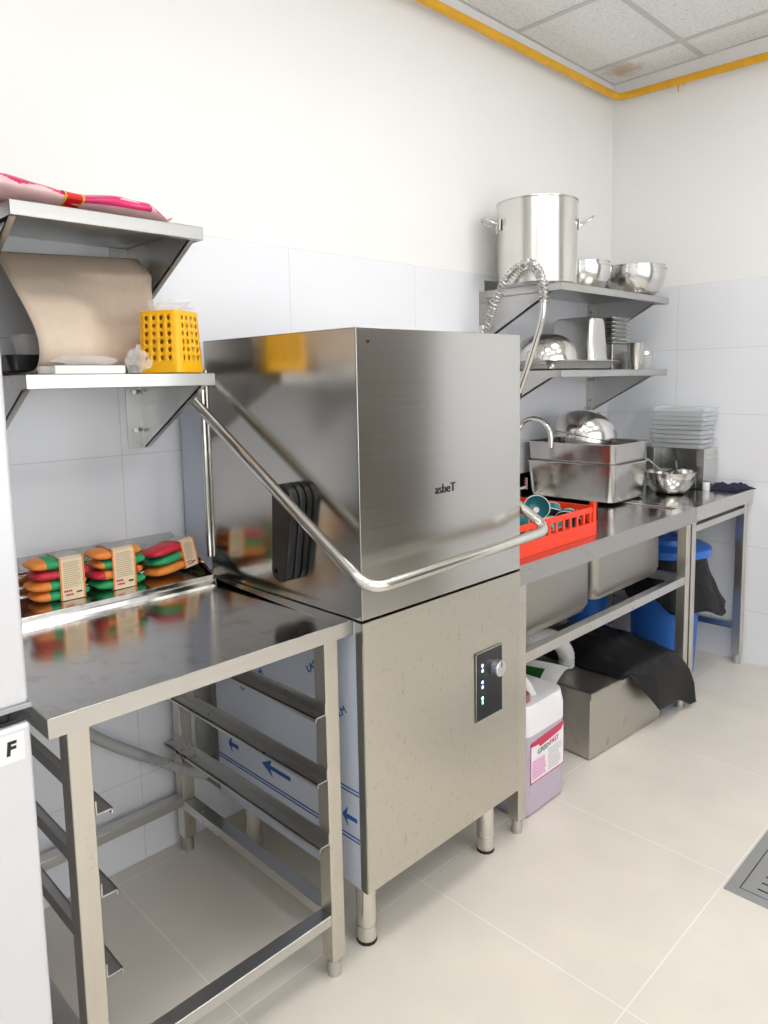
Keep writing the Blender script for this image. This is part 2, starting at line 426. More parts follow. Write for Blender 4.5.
# recessed LED panels in the grid
def led(x, y, label):
    t = thing('ceiling_light', label, 'light', (x, y, ZC-.012), 'square light panels in the ceiling')
    f = MB()
    for a in ((x-.29, x+.29, y-.29, y-.268), (x-.29, x+.29, y+.268, y+.29), (x-.29, x-.268, y-.29, y+.29), (x+.268, x+.29, y-.29, y+.29)): f.box(a[0], a[1], a[2], a[3], ZC-.016, ZC-.002)
    f.build('frame', M['white'], t, bevel=.001)
    MB().box(x-.268, x+.268, y-.268, y+.268, ZC-.010, ZC-.002).build('diffuser', M['led'], t, smooth=0)
led(.165, -1.365, 'square ceiling light panel over the aisle in front of the dishwasher')
led(1.385, -1.365, 'square ceiling light panel over the aisle in front of the sink table')
led(-1.055, -1.365, 'square ceiling light panel above the refrigerator side of the aisle')
led(-1.055, -2.585, 'square ceiling light panel at the rear of the kitchen on the refrigerator side')
led(.165, -2.585, 'square ceiling light panel at the rear of the kitchen facing the dishwasher')
led(1.385, -2.585, 'square ceiling light panel at the rear of the kitchen near the dark door')

# yellow gas pipe round the top of two walls
t = thing('gas_pipe', 'yellow painted gas pipe running round the top of both walls under the ceiling', 'pipe', (1.0, -.05, 2.785))
MB().tube(fillet([(XL+.02, -.06, 2.715), (XR-.058, -.06, 2.761), (XR-.058, YF+.05, 2.67)], .05, 8), .0175, 16).build('pipe_run', M['gas'], t)
f = MB(); cz = 2.752
f.tube([(XR-.058, -.36, cz), (XR-.058, -.364, cz)], .021, 14)
f.tube([(XR-.058, -.362, cz), (XR-.001, -.362, cz)], .004, 8)
f.tube([(XR-.058, -.362, cz), (XR-.058, -.362, cz-.045)], .003, 8)
f.build('pipe_clip', M['gas'], t)
f = MB(); f.tube([(.5, -.06, 2.7405), (.5, -.001, 2.7405)], .004, 8); f.tube([(.498, -.06, 2.7405), (.502, -.06, 2.7405)], .0205, 14)
f.build('pipe_clip', M['gas'], t)

# ------------------------------------------------------------------ refrigerator at the left edge
FX1, FY0 = -.700, -.757
t = thing('refrigerator', 'silver white upright fridge freezer with a letter F on its lower door', 'fridge', (-1.02, -.4, 0))
MB().box(-1.335, FX1-.004, FY0+.055, -.06, .03, 1.86).build('body', M['fridgeedge'], t, bevel=.006)
for x in (-1.28, -.76):
    for y in (-.66, -.12): MB().tube([(x, y, 0), (x, y, .04)], .02, 12).build('foot', M['rubber'], t)
def fdoor(z0, z1):
    dd = MB().box(-1.34, FX1, FY0, FY0+.05, z0, z1).build('door', M['fridge'], t, bevel=.008, seg=3)
    MB().box(-1.33, FX1-.008, FY0+.05, FY0+.056, z0+.01, z1-.01).build('gasket', M['gasket'], dd)
    return dd
d1 = fdoor(.892, 1.87); d2 = fdoor(.07, .862)
h = MB(); h.box(-.80, FX1+.004, FY0+.006, FY0+.05, .864, .869); h.tube([(-.735, FY0+.02, .862), (-.735, FY0+.02, .891)], .010, 12)
h.box(-.775, -.755, FY0+.008, FY0+.045, .869, .888); h.build('hinge', M['black'], t, bevel=.001)
MB().box(-.85, FX1+.003, FY0-.003, FY0+.02, .886, .894).build('door_edge_strip', M['fridgeedge'], d1, bevel=.001)
MB().box(-.80, -.712, FY0-.0012, FY0+.001, .806, .850).build('door_sticker', M['whitepaper'], d2)
text('door_letter', 'F', .030, M['ink'], d2, frame((-.733, FY0-.0016, .828), (1, 0, 0), (0, 0, 1)), shear=.12, bold=.0012)

# ------------------------------------------------------------------ left dish table
TX0, TX1, TY0, TZ, TLZ = -.668, -.002, -.741, .847, .813
t = thing('dish_table', 'stainless steel dish table with rack runners left of the dishwasher', 'table', (-.335, -.4, 0))
b = MB()
# folded top: front lip, flat, step, raised rear shelf, upstand, slope to the wall
prof = [(TY0+.002, TLZ), (TY0+.002, TZ), (-.236, TZ), (-.226, .868), (-.062, .868), (-.055, .930), (-.012, .957), (-.004, .957), (-.004, .952), (-.014, .951), (-.06, .922), (-.068, .858), (-.24, .858), (-.246, TZ-.006), (TY0+.012, TZ-.006), (TY0+.012, TLZ)]
b.prism(prof, 'x', TX0, -.045)
b.build('worktop', M['top'], t, bevel=.0012)
b = MB(); b.prism([(TY0+.002, TLZ), (TY0+.002, TZ), (-.172, TZ), (-.172, TZ-.005), (TY0+.012, TZ-.005), (TY0+.012, TLZ)], 'x', -.0445, TX1-.003)
b.build('joining_flange', M['top'], t, bevel=.001)
b = MB(); b.box(TX0, TX1, TY0, TY0+.0019, TLZ, TZ-.0005); b.box(TX0-.002, TX0, TY0, -.24, TLZ, TZ)
b.build('front_lip', M['lip'], t)
b = MB(); b.prism([(-.236, TZ+.001), (-.222, .869), (-.062, .869), (-.058, .928), (-.10, .916), (-.165, .905), (-.20, .885)], 'x', -.0455, -.042)
b.build('end_panel', M['top'], t)
def table_leg(x, y, s=.0195, top=TLZ, parent=t, m=None):
    l = MB().box(x-s, x+s, y-s, y+s, .045, top).build('leg', m or M['leg'], parent, bevel=.003)
    f = MB(); f.tube([(x, y, .0), (x, y, .008)], .0165, 16); f.tube([(x, y, .006), (x, y, .038)], .0165, 16); f.tube([(x, y, .038), (x, y, .05)], .0145, 16)
    f.build('foot', M['bar'], l); return l
LXL, LXR, LYF, LYB = -.620, -.063, -.716, -.05
for x in (LXL, LXR):
    for y in (LYF, LYB): table_leg(x, y, top=TZ-.008)
def angle_runner(xw, sgn, z, y0, y1):
    """L angle: flange reaching sgn*0.05 into the frame, with an upright against the legs"""
    q = MB(); x1 = xw+sgn*.030
    q.box(min(xw, x1), max(xw, x1), y0, y1, z-.0025, z); q.box(min(xw, xw+sgn*.0025), max(xw, xw+sgn*.0025), y0, y1, z, z+.024)
    q.box(min(x1-sgn*.0025, x1), max(x1-sgn*.0025, x1), y0, y1, z-.010, z)
    return q.build('rack_runner', M['bar'], t)
for z in (.650, .497, .344):
    angle_runner(LXR-.0195, -1, z, LYF-.019, LYB+.019)
    angle_runner(LXL+.0195, 1, z, LYF-.019, LYB+.019)
for x in (LXL, LXR):
    MB().box(x-.019, x+.019, LYF+.0195, LYB-.0195, .138, .165).build('side_bar', M['bar'], t, bevel=.002)
MB().box(LXL+.0195, LXR-.0195, LYF-.0185, LYF+.0185, .14, .166).build('front_bar', M['bar'], t, bevel=.002)
MB().box(LXL+.0195, LXR-.0195, LYB-.018, LYB+.018, .148, .176).build('rear_bar', M['bar'], t, bevel=.002)

# ribbed drain hose slung behind the table
def ribbed(name, pts, r, mat, parent=None, n=12, pitch=.006, amp=.12):
    P = spline(pts, n); L = [0]
    for i in range(1, len(P)): L.append(L[-1]+(P[i]-P[i-1]).length)
    tot = L[-1]; N = int(tot/pitch*4); Q = []; j = 0
    for k in range(N+1):
        s = tot*k/N
        while j < len(L)-2 and L[j+1] < s: j += 1
        u = (s-L[j])/max(1e-9, L[j+1]-L[j]); Q.append(P[j].lerp(P[j+1], u))
    b = MB(); b.tube(Q, lambda i: r*(1+amp*math.sin(i*PI/2)), 14)
    return b.build(name, mat, parent, smooth=60)
o = ribbed('drain_hose', [(-.44, -.10, .56), (-.36, -.075, .485), (-.27, -.06, .405), (-.18, -.05, .335), (-.10, -.115, .29), (-.03, -.12, .25)], .0135, M['hose'])
tag(o, 'grey ribbed drain hose sloping behind the left dish table', 'hose')

# ------------------------------------------------------------------ wall shelves
def wall_shelf(x0, x1, z, label, brackets, thick=.030, depth=.372, face=None, brh=.20):
    t = thing('wall_shelf', label, 'shelf', ((x0+x1)/2, -.19, z-thick))
    b = MB(); e = .0015
    b.box(x0, x1, -depth, 0, z-.002, z); b.box(x0, x1, -depth, -depth+.002, z-thick, z); b.box(x0, x0+.002, -depth, 0, z-thick, z); b.box(x1-.002, x1, -depth, 0, z-thick, z)
    b.box(x0, x1, -depth, -depth+.016, z-thick, z-thick+.002); b.box(x0+.002, x1-.002, -.002, 0, z-.002, z+.045)
    b.build('board', M['shelf'], t, bevel=.0008, smooth=0)
    for x in brackets:
        br = MB(); br.prism([(-.003, z-.003), (-.335, z-.003), (-.335, z-.025), (-.012, z-brh), (-.003, z-brh)], 'x', x, x+.003)
        br.prism([(-.335, z-.025), (-.012, z-brh), (-.010, z-brh+.004), (-.333, z-.020)], 'x', x, x+.014)
        bo = br.build('bracket', M['shelf'], t, smooth=0)
        p = MB(); p.box(x-.045, x, -.004, -.001, z-brh, z-.004)
        po = p.build('wall_plate', M['shelf'], bo, smooth=0)
        for zz in (z-.045, z-brh+.05):
            MB().tube([(x-.024, -.004, zz), (x-.024, -.012, zz)], .007, 6).build('bolt', M['polish'], bo); MB().tube([(x-.0005, -.03, zz), (x-.007, -.03, zz)], .006, 6).build('bolt', M['polish'], bo)
    return t
wall_shelf(-.545, -.115, 1.750, 'upper small steel wall shelf at left carrying the pink wrapped package', (-.535, -.130))
wall_shelf(-.538, -.100, 1.408, 'lower small steel wall shelf at left carrying the yellow basket', (-.528, -.110))
wall_shelf(1.457, 2.415, 1.749, 'upper long steel wall shelf at right carrying the stock pot', (1.468, 2.355))
wall_shelf(1.462, 2.415, 1.410, 'lower long steel wall shelf at right carrying pans and a dome lid', (1.472, 2.355))

# pink wrapped package lying on the upper left shelf
t = thing('wrapped_package', 'long pink and white plastic wrapped package with a red band on the upper left shelf', 'package', (-.33, -.25, 1.75))
def pkg(u0, u1, a0, w):
    def fn(u, v):
        U = u0+(u1-u0)*u; x = -.68+.515*U
        a = 2*PI*v
        pinch = 1-.3*math.exp(-((U-.52)/.10)**2)
        end = min(1, (1-U)*7, U*7+.2)
        ww = .088*(.85+.15*pinch)*(.55+.45*end); hh = (.022+.010*(1-U))*pinch*max(.12, end)
        nz = noise.noise(Vector((U*9, math.cos(a)*1.5, math.sin(a)*1.5)))
        y = -.275+ww*math.cos(a)*(1+.07*nz); z = 1.7555+hh*(1+math.sin(a)*(1+.16*nz))*.9+.002
        if U > .97: z += .012*(U-.97)/.03
        return Vector((x, y, z))
    return fn
b = MB(); kp = b.mi(M['pink']); kw = b.mi(M['palepink'])
fn = pkg(0, 1, 0, 1); nu, nv = 150, 60
vv = [[b.bm.verts.new(fn(i/nu, j/nv)) for j in range(nv)] for i in range(nu+1)]
for i in range(nu):
    for j in range(nv):
        a = 360*(j+.5)/nv
        band = noise.noise(Vector((i*.048, a*.018, 3)))
        k = kp if (50 < a+band*50 < 165 or (165 <= a < 205 and i > 80 and band > -.1) or i > nu-3) else kw
        b.face([vv[i][j], vv[i+1][j], vv[i+1][(j+1) % nv], vv[i][(j+1) % nv]], k)
b.face(vv[0], kw); b.face(vv[-1], kp)
b.build('wrapper', None, t, smooth=50)
def ring_pts(U, s=1.02):
    return [Vector((fn(U, j/24).x, -.275+(fn(U, j/24).y+.275)*s, 1.7575+(fn(U, j/24).z-1.7575)*s)) for j in range(24)]
MB().loft([ring_pts(.49, 1.04), ring_pts(.56, 1.04)], False, False).build('band', M['redband'], t)
b = MB(); b.loft([ring_pts(.486, 1.05), ring_pts(.494, 1.05)], False, False); b.loft([ring_pts(.556, 1.05), ring_pts(.564, 1.05)], False, False)
b.build('band_edge', M['goldband'], t)

# curled cardboard on the lower left shelf
prof = [(-.05, 1.414), (-.15, 1.412), (-.25, 1.412), (-.305, 1.417), (-.334, 1.434), (-.343, 1.465), (-.328, 1.50), (-.28, 1.548), (-.20, 1.615), (-.14, 1.662), (-.09, 1.692)]
PP = spline([(0, y, z) for y, z in prof], 6)
def cfn(u, v):
    k = v*(len(PP)-1); i = min(int(k), len(PP)-2); p = PP[i].lerp(PP[i+1], k-i)
    q = max(0, min(1, (u-.30)/.42)); q = q*q*(3-2*q)   # its far end is pressed back behind the basket
    back = .14*q*max(0, min(1, (.86-v)/.20))
    y = min(-.03, p.y+.006*math.sin(3*u)+back)
    return Vector((-.497+.355*u, y, p.z+.018*u*max(0, v-.55)/.45))
o = MB().grid(cfn, 16, 90).build('cardboard_sheet', M['card'], solid=.0025, smooth=60, origin=(-.33, -.2, 1.41))
tag(o, 'large brown cardboard sheet curled over on the lower left shelf', 'cardboard')
# dark tray and clear tub tucked inside the curl
t = thing('plastic_tray', 'shallow black plastic tray inside the cardboard curl on the lower left shelf', 'tray', (-.46, -.17, 1.417))
b = MB(); b.loft([rrect(-.45, -.18, .15, .15, .015, 1.4185), rrect(-.45, -.18, .17, .17, .018, 1.452), rrect(-.45, -.18, .162, .162, .016, 1.452), rrect(-.45, -.18, .142, .142, .013, 1.424)])
b.build('tray_body', M['black'], t)
b = MB()
for i in range(10): b.ball((-.45+random.uniform(-.055, .055), -.18+random.uniform(-.055, .055), 1.436), .012, (1, 1.2, .8), 10, 6)
b.build('wrapped_pieces', M['jar'], t)
b = MB(); b.loft([rrect(-.43, -.17, .10, .07, .02, 1.4525), rrect(-.43, -.17, .12, .085, .025, 1.5), rrect(-.43, -.17, .114, .079, .022, 1.5), rrect(-.43, -.17, .094, .064, .018, 1.456)])
o = b.build('plastic_tub', M['clear'], origin=(-.43, -.17, 1.4525)); tag(o, 'small clear plastic tub standing inside the cardboard curl', 'tub')

# flat white box, crumpled clear bags
t = thing('flat_box', 'flat white paper box lying at the front of the lower left shelf', 'box', (-.40, -.345, 1.408))
b = MB(); b.box(-.475, -.322, -.362, -.345, 1.4085, 1.4265); b.build('box_body', M['whitepaper'], t, bevel=.0012)
b = MB(); b.box(-.505, -.474, -.3615, -.3455, 1.4085, 1.425); b.build('box_end', M['clear'], t, bevel=.001)
def crumple(name, c, s, mat, seed, cat, label, n=3, amp=.35, stretch=None):
    b = MB(); ret = bmesh.ops.create_icosphere(b.bm, subdivisions=n, radius=1)
    for v in ret['verts']:
        p = v.co.copy(); q = noise.noise(p*2.1+Vector((seed, 0, 0)))*amp+noise.noise(p*4.7+Vector((0, seed, 0)))*amp*.6
        p *= 1+q
        v.co = Vector((c[0]+p.x*s[0], c[1]+p.y*s[1], max(c[2]+p.z*s[2], c[2]-s[2]*.9)))
    zmin = min(v.co.z for v in b.bm.verts)
    for v in b.bm.verts: v.co.z += c[2]-s[2]*.9-zmin
    o = b.build(name, mat, smooth=20, origin=(c[0], c[1], c[2]-s[2]*.9)); tag(o, label, cat); return o
crumple('plastic_bag', (-.41, -.353, 1.4375), (.068, .013, .0105), M['clear'], 3.1, 'bag', 'flattened clear bag with dark print lying on the flat white box')
crumple('plastic_bag', (-.283, -.345, 1.437), (.026, .018, .030), M['clear'], 8.2, 'bag', 'crumpled clear plastic bag left of the yellow basket', amp=.5)

# yellow perforated cutlery basket
t = thing('cutlery_basket', 'yellow perforated plastic cutlery basket on the lower left shelf end', 'basket', (-.182, -.305, 1.408)); t.location = (-.170, -.292, 1.4098); local(t); t.rotation_euler = (0, 0, R(29))
BW, BH = .112, .146
def bpt(side, u, z):
    k = 1-.09*(z/BH); w = BW*k/2; r = .014
    a = -w+2*w*u
    p = {0: (a, -w), 1: (w, a), 2: (-a, w), 3: (-w, -a)}[side]
    x, y = p
    # round the upright corners a little
    for sx in (1, -1):
        for sy in (1, -1):
            cx, cy = sx*(w-r), sy*(w-r)
            if x*sx > w-r-1e-9 and y*sy > w-r-1e-9:
                v = Vector((x-cx, y-cy)); 
                if v.length > r: v = v.normalized()*r; x, y = cx+v.x, cy+v.y
    return Vector((x, y, z))
b = MB(); NC, NR = 4, 6; z0, z1 = .026, BH-.008
us = [0, .06, .115]+[.115+.77*(i/(NC)) for i in range(1, NC+1)]+[.94, 1]
for side in range(4):
    for (za, zb) in ((0.0, .004), (.004, z0), (z1, BH-.002), (BH-.002, BH)):
        for i in range(len(us)-1):
            b.face([b.bm.verts.new(bpt(side, us[i], za)), b.bm.verts.new(bpt(side, us[i+1], za)), b.bm.verts.new(bpt(side, us[i+1], zb)), b.bm.verts.new(bpt(side, us[i], zb))])
    for i in (0, 1, len(us)-3, len(us)-2):
        if us[i] < .115-1e-6 or us[i] >= .885-1e-6:
            b.face([b.bm.verts.new(bpt(side, us[i], z0)), b.bm.verts.new(bpt(side, us[i+1], z0)), b.bm.verts.new(bpt(side, us[i+1], z1)), b.bm.verts.new(bpt(side, us[i], z1))])
    for ci in range(NC):
        ua, ub = .115+.77*ci/NC, .115+.77*(ci+1)/NC; um = (ua+ub)/2
        for ri in range(NR):
            za, zb = z0+(z1-z0)*ri/NR, z0+(z1-z0)*(ri+1)/NR; zm = (za+zb)/2
            hu, hz = (ub-ua)*.23, (zb-za)*.30
            outer = []; inner = []
            for k in range(16):
                a = R(45+22.5*k); ca, sa = math.cos(a), math.sin(a); m = max(abs(ca), abs(sa))
                outer.append(b.bm.verts.new(bpt(side, um+(ub-ua)/2*ca/m, zm+(zb-za)/2*sa/m)))
                inner.append(b.bm.verts.new(bpt(side, um+hu*ca, zm+hz*sa)))
            for k in range(16): b.face([outer[k], outer[(k+1) % 16], inner[(k+1) % 16], inner[k]])
bmesh.ops.remove_doubles(b.bm, verts=b.bm.verts, dist=1e-5)
o = b.build('basket_wall', M['yellow'], t, smooth=40, solid=.003)
b = MB(); b.loft([rrect(0, 0, BW+.005, BW+.005, .016, .001), rrect(0, 0, BW+.002, BW+.002, .016, .024), rrect(0, 0, BW-.004, BW-.004, .014, .024), rrect(0, 0, BW-.004, BW-.004, .014, .004)])
b.build('rim_band', M['yellow'], t, bevel=.001)
MB().loft([rrect(0, 0, BW*.91-.004, BW*.91-.004, .012, BH-.003), rrect(0, 0, BW*.91-.004, BW*.91-.004, .012, BH)]).build('basket_end', M['yellow'], t)
crumple('plastic_film', (-.165, -.285, 1.408+BH+.0165), (.050, .040, .013), M['clear'], 5.5, 'film', 'scrap of crumpled clear film lying on top of the yellow basket', amp=.5)

# ------------------------------------------------------------------ sponge packs on the raised rear ledge
def pad(parent, z, bands, L=.138, D=.088, H=.027, tw=0, dx=0):
    """a pillow shaped scouring pad, colour bands along x"""
    b = MB(); nu, nv = 30, 20
    ks = [b.mi(M[m]) for _, m in bands]
    def pt(u, a):
        x = (u-.5)*2; ex = max(0, 1-abs(x)**3.2)**.55 if abs(x) < 1 else 0
        w = D/2*(.45+.55*ex) if abs(x) > .92 else D/2*(.62+.38*ex)
        h = H/2*max(.06, ex)
        ca, sa = math.cos(a), math.sin(a)
        return Vector((dx+x*L/2*(1.0), math.copysign(abs(ca)**.6, ca)*w, z+H/2+math.copysign(abs(sa)**.8, sa)*h))
    vr = [[b.bm.verts.new(pt(i/nu, 2*PI*j/nv)) for j in range(nv)] for i in range(nu+1)]
    for i in range(nu):
        u = (i+.5)/nu; acc = 0; k = ks[-1]
        for (f, m), kk in zip(bands, ks):
            acc += f
            if u < acc: k = kk; break
        for j in range(nv): b.face([vr[i][j], vr[i][(j+1) % nv], vr[i+1][(j+1) % nv], vr[i+1][j]], k)
    b.face(vr[0], ks[0]); b.face(vr[-1], ks[-1])
    return b.build('scouring_pad', None, parent, smooth=60)
def sponge_pack(loc, rz, bands4, label, H=.0262, tilt=None, sl=(.0, .05), D=.085):
    t = local(thing('sponge_pack', label, 'sponges', loc, 'packs of scouring pads on the rear ledge')); t.rotation_euler = tilt or (0, 0, rz)
    for i, bd in enumerate(bands4): pad(t, H*(len(bands4)-1-i)*.98, bd, dx=(-.004, .003, -.006, .001)[i % 4], D=D)
    hh = H*len(bands4)*.985; w = sl[1]; x0 = sl[0]-w/2; x1 = sl[0]+w/2; d = D/2+.001
    s = MB(); ring = [(-d, .001), (-d-.001, hh*.5), (-d, hh-.003), (-d+.008, hh+.0015), (0, hh+.0025), (d-.008, hh+.0015), (d, hh-.003), (d, .001)]
    s.loft([[Vector((x0, y, z)) for y, z in ring], [Vector((x1, y, z)) for y, z in ring]], False, False, wrap=True)
    sv = s.build('sleeve', M['sleeve'], t, smooth=50)
    for xa, xb in ((x0-.0004, x0+.004), (x1-.004, x1+.0004)):
        e = MB(); rr = [(y*1.006, .0005+z*1.004) for y, z in ring[:4]]
        e.loft([[Vector((xa, y-.0004, z)) for y, z in rr], [Vector((xb, y-.0004, z)) for y, z in rr]], False, False, wrap=False)
        e.build('sleeve_border', M['sleeveedge'], sv)
    p = MB(); p.box(x0+.003, x1-.003, -d+.014, d-.014, hh+.0022, hh+.0034); p.build('sleeve_top', M['silverprint'], sv)
    q = MB()
    for i in range(13):
        z = hh*.32+hh*.58*i/12; 
        q.box(x0+.0085, x1-.0085-random.uniform(0, .008), -d-.0016, -d-.0009, z-.0006, z+.0006)
    q.build('fine_print', M['print'], sv)
    q = MB()
    for i in range(4): q.box(x0+.008+i*.0048, x0+.0115+i*.0048, -d-.0016, -d-.0008, hh*.20, hh*.245)
    for i in range(4): q.box(x0+.011+i*.0048, x0+.0145+i*.0048, -d-.0016, -d-.0008, hh*.11, hh*.155)
    q.build('red_print', M['labelred'], sv)
    MB().box(x1-.021, x1-.008, -d-.0016, -d-.0008, hh*.155, hh*.19).build('dark_print', M['ink'], sv)
    return t
LZ = .8685
sponge_pack((-.414, -.125, LZ), R(-2), [[(.27, 'orange'), (.2, 'green'), (.41, 'orange'), (.12, 'green')], [(.40, 'crimson'), (.2, 'green'), (.4, 'crimson')], [(.33, 'orange'), (.45, 'green'), (.22, 'orange')], [(.28, 'orange'), (.24, 'green'), (.28, 'crimson'), (.2, 'green')]],
    'stack of four scouring pads in a cream sleeve nearest the fridge', sl=(.020, .058))
sponge_pack((-.267, -.128, LZ), R(2), [[(.3, 'orange'), (.2, 'crimson'), (.22, 'crimson'), (.18, 'orange'), (.1, 'green')], [(.12, 'orange'), (.5, 'green'), (.38, 'green')], [(.2, 'crimson'), (.3, 'orange'), (.32, 'crimson'), (.18, 'orange')], [(1, 'green')]],
    'stack of four scouring pads in a cream sleeve in the middle of the ledge', sl=(.0, .062))
sponge_pack((-.111, -.130, LZ+.009), 0, [[(.5, 'crimson'), (.32, 'crimson'), (.18, 'orange')], [(.55, 'green'), (.45, 'orange')], [(.7, 'orange'), (.3, 'crimson')]],
    'tilted loose pack of scouring pads spilling from its sleeve beside the dishwasher', tilt=(R(-6), R(-7), R(10)), sl=(.034, .046), H=.026)

# ------------------------------------------------------------------ hood dishwasher
W, D0, D1, H, ZS, ZB = .607, -.771, -.160, 1.4975, .845, .190
t = thing('hood_dishwasher', 'large stainless steel hood type dishwasher with a wrap-around lever handle', 'dishwasher', (W/2, -.46, 0))
# hood: outer skin box open underneath
b = MB(); e = .0015
b.box(0, W, D0+e, D1, H-.003, H); b.box(0, W, D0, D0+.003, ZS+.004, H); b.box(W-.003, W, D0+.003, D1, ZS+.004, H-.003); b.box(.003, W-.003, D1-.003, D1, ZS+.004, H-.003)
hood = b.build('hood', M['hood'], t, bevel=.0018)
b = MB(); b.box(-.0004, .0026, D0+.003, D1, ZS+.004, H-.003); b.build('hood_side', M['hoodside'], hood)
b = MB(); b.box(.0335, .0365, D0-.0006, D0+.001, H-.033, H-.031); b.tube([(.035, D0-.002, H-.03), (.035, D0+.001, H-.03)], .003, 8); b.build('rivet', M['slot'], hood)
# logo
text('logo', 'asbeT', .032, M['ink'], hood, frame((.289, D0-.0012, 1.115), (1, 0, .0), (0, 0, 1)))
# cabinet
b = MB(); b.box(.002, W, D0, D0+.022, ZB, ZS-.002); b.box(.0, W, D0+.001, D0+.022, ZS-.055, ZS-.002)
b.build('front_panel', M['cab'], t, bevel=.0015)
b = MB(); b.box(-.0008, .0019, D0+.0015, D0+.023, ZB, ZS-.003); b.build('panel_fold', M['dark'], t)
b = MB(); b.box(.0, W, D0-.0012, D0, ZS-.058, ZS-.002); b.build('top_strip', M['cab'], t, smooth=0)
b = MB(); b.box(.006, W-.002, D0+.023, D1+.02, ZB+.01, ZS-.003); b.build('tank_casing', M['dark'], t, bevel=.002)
b = MB(); b.box(.001, .0055, D0+.024, D1+.02, ZB, ZS-.003); side = b.build('side_panel', M['film'], t)
# protective film print: double lines, arrows, lettering (read from -X: right = -Y)
b = MB()
for z in (.430, .421, .312, .303): b.box(.0002, .0012, D0+.026, D1+.018, z, z+.0035)
b.build('film_line', M['blueprint'], side)
def arrow(yc, zc, L=.11):
    q = MB(); h0 = .011; tip = yc+L/2; poly = [(yc-L/2, zc-h0/2), (yc+L*.2, zc-h0/2), (yc+L*.12, zc-.024), (tip, zc), (yc+L*.12, zc+.024), (yc+L*.2, zc+h0/2), (yc-L/2, zc+h0/2)]
    q.prism(poly, 'x', .0002, .0012); q.build('film_arrow', M['blueprint'], side)
arrow(-.42, .362, .125); arrow(-.711, .358, .052); arrow(-.22, .362, .05)
for y, z in ((-.63, .735), (-.335, .60), (-.665, .60), (-.45, .80)):
    text('film_lettering', 'LASER FILM', .026, M['blueprint'], side, frame((-.0002, y+.01, z-.015), (0, -.80, .60), (0, .60, .80)), extrude=.0006)
# legs
for x in (.062, W-.062):
    for y in (-.695, -.215):
        l = MB().lathe([(.0, .008), (.0245, .008), (.0255, .014), (.0255, ZB+.012)], (x, y, 0), 24).build('leg', M['tube'], t)
        f = MB(); f.lathe([(0, 0), (.0262, 0), (.0262, .007), (.0, .0085)], (x, y, 0), 12); f.build('foot', M['rubber'], l)
        MB().tube([(x, y, .047), (x, y, .050)], .0262, 24).build('leg_ring', M['bar'], l)
# rear column behind the hood with guide rods
b = MB(); b.box(.004, W-.004, -.150, -.012, ZB, 1.36); b.build('rear_column', M['hoodside'], t, bevel=.002)
b = MB(); b.box(.001, .0035, -.145, -.014, .86, 1.355); b.build('column_film', M['film'], t)
q = MB(); q.tube([(-.006, -.153, .90), (-.006, -.153, 1.42)], .008, 12); q.build('guide_rod', M['tube'], t)
q = MB(); q.tube([(W+.006, -.153, .90), (W+.006, -.153, 1.42)], .008, 12); q.build('guide_rod', M['tube'], t)
# wrap-around handle
hx0, hx1 = -.058, W+.019
pts = [(hx0, -.115, 1.385), (hx0, -.855, .949), (hx1, -.855, .969), (hx1, -.115, 1.385)]
MB().tube(fillet(pts, .055, 8), .0135, 16).build('lever_handle', M['tube'], t)
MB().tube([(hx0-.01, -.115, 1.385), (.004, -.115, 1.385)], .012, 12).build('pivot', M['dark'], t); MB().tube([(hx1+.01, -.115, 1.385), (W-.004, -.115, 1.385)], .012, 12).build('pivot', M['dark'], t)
# black link cover on each side
def link(xa, xb, name='link_cover'):
    def shape(cy, cz, rt, cyb, czb, rb):
        pts = []
        for k in range(13): a = R(-10+200*k/12); pts.append((cy+rt*math.cos(a), cz+rt*math.sin(a)))
        for k in range(9): a = R(190+160*k/8); pts.append((cyb+rb*math.cos(a), czb+rb*math.sin(a)))
        return pts
    q = MB(); q.prism(shape(-.548, 1.105, .040, -.528, .932, .030), 'x', min(xa, xb), max(xa, xb))
    return q.build(name, M['black'], t, bevel=.005, seg=3)
lc = link(-.046, -.022); link(-.0195, -.001, 'link_plate')
q = MB(); q.tube([(-.046, -.518, .93), (-.043, -.518, .93)], .006, 12); q.build('link_screw', M['polish'], lc)
link(W+.001, W+.03)
# control panel with knob and lights
b = MB(); px0, px1, pz0, pz1 = .402, .519, .468, .658
b.box(px0, px1, D0-.003, D0, pz0, pz1); cp = b.build('control_panel', M['panelglass'], t, bevel=.001)
b = MB()
for a in ((px0, px1, pz0, pz0+.002), (px0, px1, pz1-.002, pz1), (px0, px0+.002, pz0, pz1), (px1-.002, px1, pz0, pz1)): b.box(a[0]+.002*(a[0] == px0)*0, a[1], D0-.0042, D0-.0028, a[2], a[3])
b.build('panel_border', M['polish'], cp)
my = Matrix.Rotation(R(90), 4, 'X')
b = MB(); b.lathe([(.0, 0), (.023, 0), (.0215, .018), (.019, .020), (0, .020)], (.490, D0-.003, .598), 28, mtx=my); kb = b.build('knob', M['knobm'], cp)
MB().box(.4885, .4915, D0-.0238, D0-.0225, .603, .618).build('knob_mark', M['ink'], kb)
text('panel_icons', 'I', .016, M['ledblue'], cp, frame((.431, D0-.0034, .616), (1, 0, 0), (0, 0, 1)))
b = MB()
for z in (.613, .567): b.lathe([(0, 0), (.005, 0), (.004, .001), (0, .0012)], (.431, D0-.003, z+.006), 12, mtx=my); b.box(.427, .435, D0-.0038, D0-.0028, z-.012, z-.004)
b.build('blue_light', M['ledblue'], cp)
b = MB(); b.lathe([(0, 0), (.005, 0), (.004, .001), (0, .0012)], (.431, D0-.003, .528), 12, mtx=my); b.box(.429, .433, D0-.0038, D0-.0028, .512, .521); b.build('green_light', M['ledgreen'], cp)

